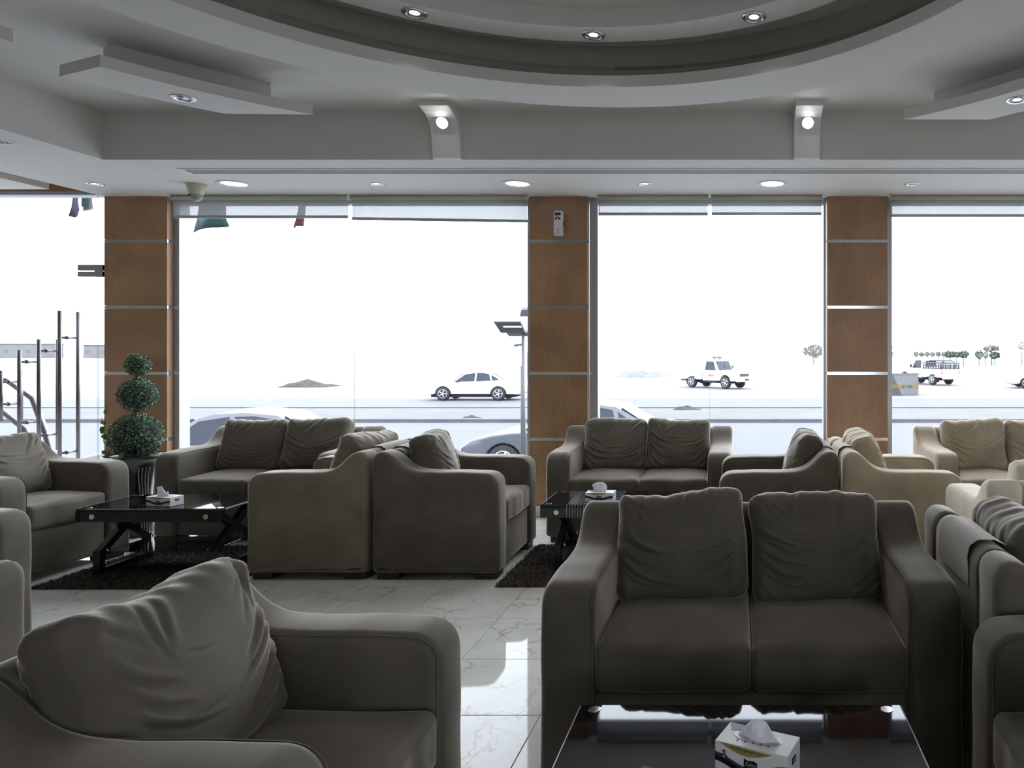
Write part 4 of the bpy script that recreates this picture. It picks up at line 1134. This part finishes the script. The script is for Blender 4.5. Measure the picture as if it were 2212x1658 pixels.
def pickup(loc, rz, label, paint, cage=False, tray=False, lettering=None):
    """utility truck, front towards -X"""
    e = tag(empty('pickup_truck', loc, rz), label, 'truck')
    Wd, r, h = 1.76, .39, 2.45
    xf, xr = -1.50, 1.45
    def arch(xc): return [(xc + (r + .07) * math.cos(a), r + .05 + (r + .07) * math.sin(a)) for a in [PI - PI * k / 8 for k in range(9)]]
    cabp = [(-h + .05, .50)] + [(x, max(z, .50)) for x, z in arch(xf)] + [(.42, .50), (.42, 1.16), (-.85, 1.16), (-1.0, 1.12), (-h + .15, 1.08), (-h + .03, .95)]
    obj('body_shell', rounded_extrude('body_shell', cabp, Wd, .04, paint, 'Y', .12, 3), e)
    top = [(-.90, 1.14), (-.50, 1.84), (-.38, 1.90), (.34, 1.90), (.42, 1.82), (.42, 1.14)]
    P = resample(top, .12); n = len(P); V = []
    for s in (-1, 1):
        for (x, z) in P:
            f = np.clip((z - 1.14) / .76, 0, 1); V.append((x, s * (Wd / 2 - .05 - .14 * f), z))
    Fc = [tuple(range(n)), tuple(range(2 * n - 1, n - 1, -1))] + [(i, (i + 1) % n, (i + 1) % n + n, i + n) for i in range(n)]
    obj('roof_cabin', mesh('roof_cabin', V, Fc, paint, False), e)
    for s in (-1, 1):
        poly = [(-.70, 1.20), (-.42, 1.76), (.20, 1.78), (.26, 1.20)]; V = []
        for off in (.008, -.02):
            for (x, z) in poly:
                f = (z - 1.14) / .76; V.append((x, s * (Wd / 2 - .05 - .14 * f + off), z))
        obj('side_window', mesh('side_window', V, [(0, 1, 2, 3), (7, 6, 5, 4), (0, 1, 5, 4), (1, 2, 6, 5), (2, 3, 7, 6), (3, 0, 4, 7)], 'car_glass', False), e)
        box('door_mirror', (-.70, s * (Wd / 2 + .10) - .08, 1.22), (-.62, s * (Wd / 2 + .10) + .06, 1.46), 'plastic_dark', e, .015)
        box('head_lamp', (-h - .005, s * .62 - .11, .82), (-h + .08, s * .62 + .11, .98), 'rim', e, .02)
        box('tail_lamp', (h - .06, s * .80 - .05, .78), (h + .01, s * .80 + .05, 1.02), 'tail_red', e, .01)
        box('mud_flap', (xr + r + .02, s * .68 - .13, .22), (xr + r + .05, s * .68 + .13, .60), 'tyre', e)
    for yy in (-.34, .34):
        V = [(-.875, yy - .32, 1.20), (-.875, yy + .32, 1.20), (-.555, yy + .30, 1.77), (-.555, yy - .30, 1.77)]
        V2 = [(v[0] - .03, v[1], v[2] + .02) for v in V]
        obj('windscreen', mesh('windscreen', V + V2, [(0, 1, 2, 3), (7, 6, 5, 4), (0, 4, 5, 1), (1, 5, 6, 2), (2, 6, 7, 3), (3, 7, 4, 0)], 'car_glass', False), e)
    box('rear_window', (.415, -.5, 1.3), (.435, .5, 1.75), 'car_glass', e)
    box('grille', (-h - .01, -.45, .80), (-h + .06, .45, .99), 'plastic_dark', e, .01)
    box('front_bumper', (-h - .22, -.86, .46), (-h + .02, .86, .72), paint, e, .04)
    box('number_plate', (-h - .235, -.22, .54), (-h - .215, .22, .66), 'plastic_dark', e)
    box('chassis', (-1.9, -.42, .34), (2.3, .42, .52), 'tyre', e)
    # cargo tray
    box('tray_floor', (.50, -Wd / 2 + .02, .60), (h, Wd / 2 - .02, .68), paint, e, .01)
    for s in (-1, 1):
        tr_ = [(.50, .56)] + [(x, max(z, .56)) for x, z in arch(xr)] + [(h, .56), (h, 1.14), (.50, 1.14)]
        o = obj('tray_side', rounded_extrude('tray_side', tr_, .07, .02, paint, 'Y', .15, 2), e, (0, s * (Wd / 2 - .035), 0))
    box('tailgate', (h - .06, -Wd / 2 + .07, .62), (h, Wd / 2 - .07, 1.12), paint, e, .015)
    box('tray_front', (.50, -Wd / 2 + .07, .62), (.55, Wd / 2 - .07, 1.18), paint, e, .01)
    box('rear_bumper', (h, -.80, .44), (h + .16, .80, .58), paint, e, .02)
    if lettering:
        text_obj('tailgate_lettering', lettering, .22, 'skip_pale', e, (h + .003, 0, .87), (PI / 2, 0, PI / 2), .003)
    if cage:
        for s in (-1, 1):
            for z in (1.22, 1.40, 1.60): cyl('cage_rail', (.52, s * .82, z), (h - .02, s * .82, z), .034, 'plastic_dark', e, 8)
            for k in range(8): cyl('cage_post', (.54 + k * .265, s * .82, 1.12), (.54 + k * .265, s * .82, 1.62), .034, 'plastic_dark', e, 8)
        for z in (1.22, 1.40, 1.60): cyl('cage_rail', (h - .03, -.82, z), (h - .03, .82, z), .034, 'plastic_dark', e, 8)
        for y in (-.4, 0, .4): cyl('cage_post', (h - .03, y, 1.14), (h - .03, y, 1.60), .034, 'plastic_dark', e, 8)
        for y in (-.82, .82): cyl('cage_post', (h - .03, y, 1.14), (h - .03, y, 1.62), .034, 'plastic_dark', e, 8)
        obj('cage_hoop', tube_mesh('cage_hoop', [(h - .5, -.8, 1.62), (h - .5, -.6, 1.76), (h - .5, .6, 1.76), (h - .5, .8, 1.62)], .034, 'plastic_dark', 8), e)
        obj('cage_hoop', tube_mesh('cage_hoop', [(.9, -.8, 1.62), (.9, -.6, 1.76), (.9, .6, 1.76), (.9, .8, 1.62)], .034, 'plastic_dark', 8), e)
    if tray:
        box('light_bar', (-.25, -.36, 1.98), (-.02, .36, 2.10), 'flood_pale', e, .02)
        for y in (-.3, .3): box('light_bar_foot', (-.16, y - .03, 1.89), (-.1, y + .03, 1.99), 'plastic_dark', e)
        cyl('aerial', (.3, -.7, 1.85), (.3, -.7, 2.55), .012, 'plastic_dark', e, 6)
        for s in (-1, 1):
            box('red_stripe', (-.62, s * (Wd / 2 + .003) - .004, .80), (-.05, s * (Wd / 2 + .003) + .004, .86), 'tail_red', e)
            box('red_stripe', (-.62, s * (Wd / 2 + .003) - .004, .90), (-.15, s * (Wd / 2 + .003) + .004, .95), 'tail_red', e)
            box('side_step', (-.75, s * .80 - .06, .42), (.35, s * .80 + .06, .48), 'tyre', e, .01)
        cyl('spare_wheel', (1.1, -.25, .72), (1.1, .0, .72), .36, 'tyre', e, 18)
    for x in (xf, xr):
        for s in (-1, 1): wheel(e, x, s * (Wd / 2 - .13), r, .25, s)
    return e
p = W_(1545, 838, ZG); pickup((p.x, p.y + .8, ZG), R_(180 - 38), 'white service truck with a roof light bar beyond the middle window', 'car_white', tray=True)
p = W_(2021, 831, ZG); pickup((p.x - 0.2, p.y + 1.6, ZG), R_(-63), 'white pickup with a black cargo cage, seen from behind', 'car_white', cage=True, lettering='NISSAN')

# skip container
p = W_(1952, 853, ZG)
e = tag(empty('skip_container', (p.x, p.y, ZG), R_(6)), 'grey waste skip with a yellow band beside the caged pickup', 'skip')
def slab(name, quad, th, mat, parent):
    q = [Vector(v) for v in quad]; nrm = (q[1] - q[0]).cross(q[3] - q[0]).normalized() * th
    V = q + [v - nrm for v in q]
    return obj(name, mesh(name, V, [(0, 1, 2, 3), (7, 6, 5, 4), (0, 4, 5, 1), (1, 5, 6, 2), (2, 6, 7, 3), (3, 7, 4, 0)], mat, False), parent)
# long side (facing the viewer, right half) and sloped end (left half)
slab('side_panel', [(-.1, 0, 0), (.95, 0.25, 0), (.95, .25, 1.15), (-.62, 0, 1.15)], .04, 'skip_pale', e)
slab('end_panel', [(-1.5, .6, 0), (-.1, 0, 0), (-.62, 0, 1.15), (-2.2, .6, 1.15)], .04, 'skip_grey', e)
slab('back_panel', [(.95, .25, 0), (.95, 2.0, 0), (.95, 2.0, 1.15), (.95, .25, 1.15)], .04, 'skip_grey', e)
slab('yellow_band', [(-.26, -.012, .36), (.955, .236, .36), (.955, .236, .60), (-.375, -.012, .60)], .006, 'skip_yellow', e)
slab('yellow_band', [(-1.78, .588, .36), (-.275, -.012, .36), (-.38, -.012, .60), (-1.9, .588, .60)], .006, 'skip_yellow', e)
slab('top_rail', [(-2.2, .58, 1.15), (-.62, -.03, 1.15), (-.62, -.03, 1.22), (-2.2, .58, 1.22)], .05, 'skip_pale', e)
slab('top_rail', [(-.62, -.03, 1.15), (.97, .23, 1.15), (.97, .23, 1.22), (-.62, -.03, 1.22)], .05, 'skip_pale', e)
slab('skip_floor', [(-1.5, .6, .03), (-.1, .03, .03), (.95, .27, .03), (.95, 2.0, .03)], .02, 'skip_grey', e)
text_obj('band_lettering', 'N.T.GH', .20, 'print_black', e, (.22, .050, .48), (PI / 2, 0, R_(13.4)), .003)

# rubble mound, stones
def mound(loc, w, d, h, label, seed, mat='rubble'):
    rng = np.random.RandomState(seed); n = 26; V, Fc = [], []
    ph = rng.uniform(0, 6, 8)
    for i in range(n):
        for j in range(n):
            u, v = 2 * i / (n - 1) - 1, 2 * j / (n - 1) - 1
            env = max(0, 1 - (abs(u + .25 * (1 - u * u)) ** 1.5)) * max(0, 1 - v * v)
            z = h * env * (.7 + .3 * math.sin(5 * u + ph[0]) * math.cos(4 * v + ph[1])) + rng.uniform(0, .12) * h * (env > .02) - .02
            V.append((u * w / 2, v * d / 2, z))
    for i in range(n - 1):
        for j in range(n - 1): Fc.append((i * n + j, (i + 1) * n + j, (i + 1) * n + j + 1, i * n + j + 1))
    o = obj('rubble_mound', mesh('rubble_mound', V, Fc, mat, False), None, loc); tag(o, label, 'rubble')
p = W_(648, 836, ZG); mound((p.x, p.y + 1.2, ZG), 3.3, 2.4, .55, 'grey heap of rubble on the sand beyond the left window', 3)
p = W_(1485, 889, ZG); mound((p.x, p.y, ZG + .1), 1.2, .6, .20, 'small pile of stones on the median beyond the middle window', 5)
p = W_(1022, 902, ZG + .1); mound((p.x, p.y, ZG + .1), .8, .4, .12, 'small pile of stones on the median beyond the left window', 6)
p = W_(1382, 816, ZG); mound((p.x, p.y + 3, ZG), 5.5, 3, .9, 'low pale heap of sand beyond the middle window', 8, 'house_far')

# far trees and houses
def tree(px, pbase, w_px, h_px, D, label, mat, seed, trunk=True, squat=1.0):
    rng = np.random.RandomState(seed); s = D / F
    zb = ZG; x = (px - VX) * s; zt = HC - (pbase - h_px - VY) * s
    e = tag(empty('roadside_tree', (x, D, zb)), label, 'tree', 'trees on the far side of the road')
    Hh = zt - zb; rw = w_px * s / 2
    ch = min(Hh * .9, max(h_px * s, .6)); cz = Hh - ch / 2
    n = 700; d = rng.normal(size=(n, 3)); d /= np.linalg.norm(d, axis=1)[:, None]
    lump = 1 + .18 * np.sin(5 * d[:, 0] + seed) * np.cos(4 * d[:, 2]) + rng.uniform(-.12, .1, n)
    P = d * np.array([rw, rw, ch / 2])[None] * lump[:, None]
    t = rng.normal(size=(n, 3)); b = rng.normal(size=(n, 3)); sz = rng.uniform(.12, .26, n)[:, None] * min(rw, ch) * 1.0
    V = np.stack([P - t * sz * .3, P + b * sz * .4, P + t * sz * .5, P - b * sz * .4], 1)
    me = bpy.data.meshes.new('crown'); me.from_pydata(V.reshape(-1, 3).tolist(), [], np.arange(4 * n).reshape(-1, 4).tolist()); me.materials.append(M[mat])
    o = obj('crown', me, e, (0, 0, cz)); o['kind'] = 'stuff'
    cyl('trunk', (0, 0, 0), (0, 0, max(.3, cz)), max(.05, rw * .06), 'tree_pale', e, 8)
T = [(2052, 771, 20, 12, 'low round green tree, leftmost of the row right of the caged pickup', 'tree_green'),
     (2066, 771, 14, 11, 'low round green tree, second of the row right of the caged pickup', 'tree_green'),
     (2081, 772, 20, 14, 'low wide green tree, third of the row right of the caged pickup', 'tree_green'),
     (2115, 774, 16, 18, 'upright green tree, left one of the pair near the right picture edge', 'tree_green'),
     (2129, 773, 10, 13, 'narrow green tree, right one of the pair near the right picture edge', 'tree_green'),
     (2149, 774, 20, 14, 'round green tree standing alone near the right picture edge', 'tree_green'),
     (2142, 758, 30, 12, 'pale flat-topped tree behind the lone round tree', 'tree_pale'),
     (2207, 754, 14, 16, 'pale tree cut off by the right picture edge', 'tree_pale'),
     (1924, 769, 12, 28, 'tall narrow green tree just right of the right pillar', 'tree_green'),
     (1758, 768, 44, 22, 'pale hazy tree just left of the right pillar', 'tree_pale')]
for k, (px, pb, w, h, lb, mt) in enumerate(T): tree(px, pb, w, h, 105 + 2 * k, lb, mt, 20 + k)
# clipped hedge: a row of bushes
for k in range(6): tree(1979 + k * 12, 769, 9.6, 9 - (k % 2), 118, ['pale green bush, leftmost of the clipped hedge behind the caged pickup', 'pale green bush, second of the clipped hedge behind the caged pickup', 'pale green bush, third of the clipped hedge behind the caged pickup', 'pale green bush, fourth of the clipped hedge behind the caged pickup', 'pale green bush, fifth of the clipped hedge behind the caged pickup', 'pale green bush, rightmost of the clipped hedge behind the caged pickup'][k], 'tree_pale', 60 + k)
def house(px0, px1, ptop, D, label, mat='house_far'):
    s = D / F; x0, x1 = (px0 - VX) * s, (px1 - VX) * s; zt = HC - (ptop - VY) * s
    e = tag(empty('far_building', ((x0 + x1) / 2, D, ZG)), label, 'building', 'low buildings on the horizon')
    w = (x1 - x0) / 2; hh = zt - ZG
    box('wall', (-w, 0, 0), (w, 8, hh), mat, e)
    box('roof', (-w - .2, -.2, hh), (w + .2, 8.2, hh + .25), 'flood_pale', e)
    k = max(1, int(2 * w / 6))
    for i in range(k):
        x = -w + 2 * w * (i + .5) / k
        box('far_window', (x - .6, -.06, hh * .4), (x + .6, 0.0, hh * .62), 'skip_pale', e)
house(-60, 84, 743, 220, 'long low building on the horizon behind the door handles')
house(180, 194, 746, 220, 'small low building on the horizon right of the door handles')
house(216, 226, 746, 210, 'small low building on the horizon hidden half by the left pillar')

# floodlight post outside
D0 = 9.5; s0 = D0 / F
def FX(px): return (px - VX) * s0
def FZ(py): return HC - (py - VY) * s0
e = tag(empty('floodlight_post', (FX(1131), D0, ZG)), 'floodlight on a steel post outside, left of the middle pillar', 'floodlight')
x0_ = FX(1131)
def lp(px, py, dy=0): return (FX(px) - x0_, dy, FZ(py) - ZG)
cyl('post', (0, 0, 0), lp(1130, 722), .022, 'flood_pale', e, 12)
cyl('brace', (.05, .0, 0), lp(1130, 760), .014, 'flood_pale', e, 10)
cyl('brace', (-.035, .0, 0), lp(1127, 790), .014, 'flood_pale', e, 10)
slab('lamp_head', [lp(1085, 719, -.06), lp(1138, 719, -.06), lp(1131, 696, -.14), lp(1074, 696, -.14)], .04, 'flood_grey', e)
slab('lamp_back', [lp(1098, 726, .02), lp(1139, 726, .02), lp(1141, 718, -.02), lp(1094, 718, -.02)], .05, 'flood_pale', e)
slab('lamp_tube', [lp(1094, 708, -.112), lp(1133, 708, -.112), lp(1132, 704.5, -.125), lp(1093, 704.5, -.125)], .004, 'paint_white', e)
obj('yoke', tube_mesh('yoke', [lp(1095, 722), lp(1096, 738), lp(1104, 742), lp(1128, 742)], .004, 'steel', 6), e)
cyl('small_camera', lp(1114, 746, -.05), lp(1130, 743, 0), .016, 'flood_pale', e, 12)
cyl('small_camera_lens', lp(1113, 746.2, -.054), lp(1115, 746, -.05), .013, 'plastic_dark', e, 12)
slab('rear_lamp_head', [lp(1097, 680, .5), lp(1146, 680, .5), lp(1146, 665, .4), lp(1106, 665, .4)], .05, 'flood_pale', e)
cyl('rear_lamp_arm', lp(1128, 724, 0), lp(1128, 678, .45), .014, 'steel', e, 8)

# flags outside
def flag(name, D, pts, mat, label, curl=0.05):
    s = D / F; V, Fc = [], []
    P = [((a - VX) * s, HC - (b - VY) * s) for a, b in pts]
    c = P[0]
    e = tag(empty(name, (c[0], D, c[1])), label, 'flag', 'flags hanging outside')
    n = 8; m = len(P) // 2
    L1 = P[:m]; L2 = P[m:][::-1]
    for i in range(m):
        for j in range(n + 1):
            f = j / n; x = L1[i][0] * (1 - f) + L2[i][0] * f; z = L1[i][1] * (1 - f) + L2[i][1] * f
            V.append((x - c[0], curl * math.sin(f * 5 + i * .8), z - c[1]))
    for i in range(m - 1):
        for j in range(n): Fc.append((i * (n + 1) + j, i * (n + 1) + j + 1, (i + 1) * (n + 1) + j + 1, (i + 1) * (n + 1) + j))
    o = obj('flag_cloth', mesh('flag_cloth', V, Fc, mat), e)
    md = o.modifiers.new('thick', 'SOLIDIFY'); md.thickness = .003
    cyl('flag_pole', (0.0, -D + 6.585, 3.44 - c[1]), (.12, 0.1, .12), .012, 'steel', e, 8)
    cyl('flag_pole', (0.0, 0.0, -.01), (.3, 0.0, .13), .01, 'steel', e, 8)
    return e
flag('hanging_flag', 7.6, [(434, 380), (428, 425), (418, 470), (412, 502), (490, 488), (486, 470), (492, 425), (496, 380)], 'flag_green', 'green flag hanging outside behind the left roller blind')
flag('hanging_flag', 7.6, [(646, 380), (642, 425), (636, 468), (634, 493), (650, 487), (656, 468), (666, 425), (680, 380)], 'flag_red', 'narrow red flag hanging outside behind the left roller blind')
e = flag('hanging_flag', 7.4, [(170, 380), (160, 420), (154, 450), (156, 469), (158, 467), (169, 452), (170, 420), (178, 380)], 'flag_grey', 'grey and green flag hanging outside above the glass door')
s7 = 7.4 / F
def fq(px, py): return ((px - 170) * s7, .03, -(py - 380) * s7)
slab('green_stripe', [fq(170, 445), fq(183, 446), fq(185, 415), fq(170, 380)], .003, 'flag_green', e)
slab('white_stripe', [(fq(169, 454)[0], .05, fq(169, 454)[2]), (fq(191, 450)[0], .05, fq(191, 450)[2]), (fq(189, 420)[0], .05, fq(189, 420)[2]), (fq(178, 380)[0], .05, fq(178, 380)[2])], .003, 'flag_white', e)

# curved steel rail outside the door
e = tag(empty('ramp_handrail', (-6.75, 7.0, -0.05)), 'curved steel handrail outside the glass door', 'handrail')
obj('rail', tube_mesh('rail', [(-.9, 0, 1.25), (-.45, 0, 1.2), (-.2, 0, 1.02), (-.08, 0, .70), (.02, 0, .35), (.06, 0, 0)], .028, 'handle_steel', 10), e)
obj('rail', tube_mesh('rail', [(-1.0, .0, .95), (-.5, .0, .9), (-.28, .0, .72), (-.16, 0, .45), (-.10, 0, 0)], .028, 'handle_steel', 10), e)
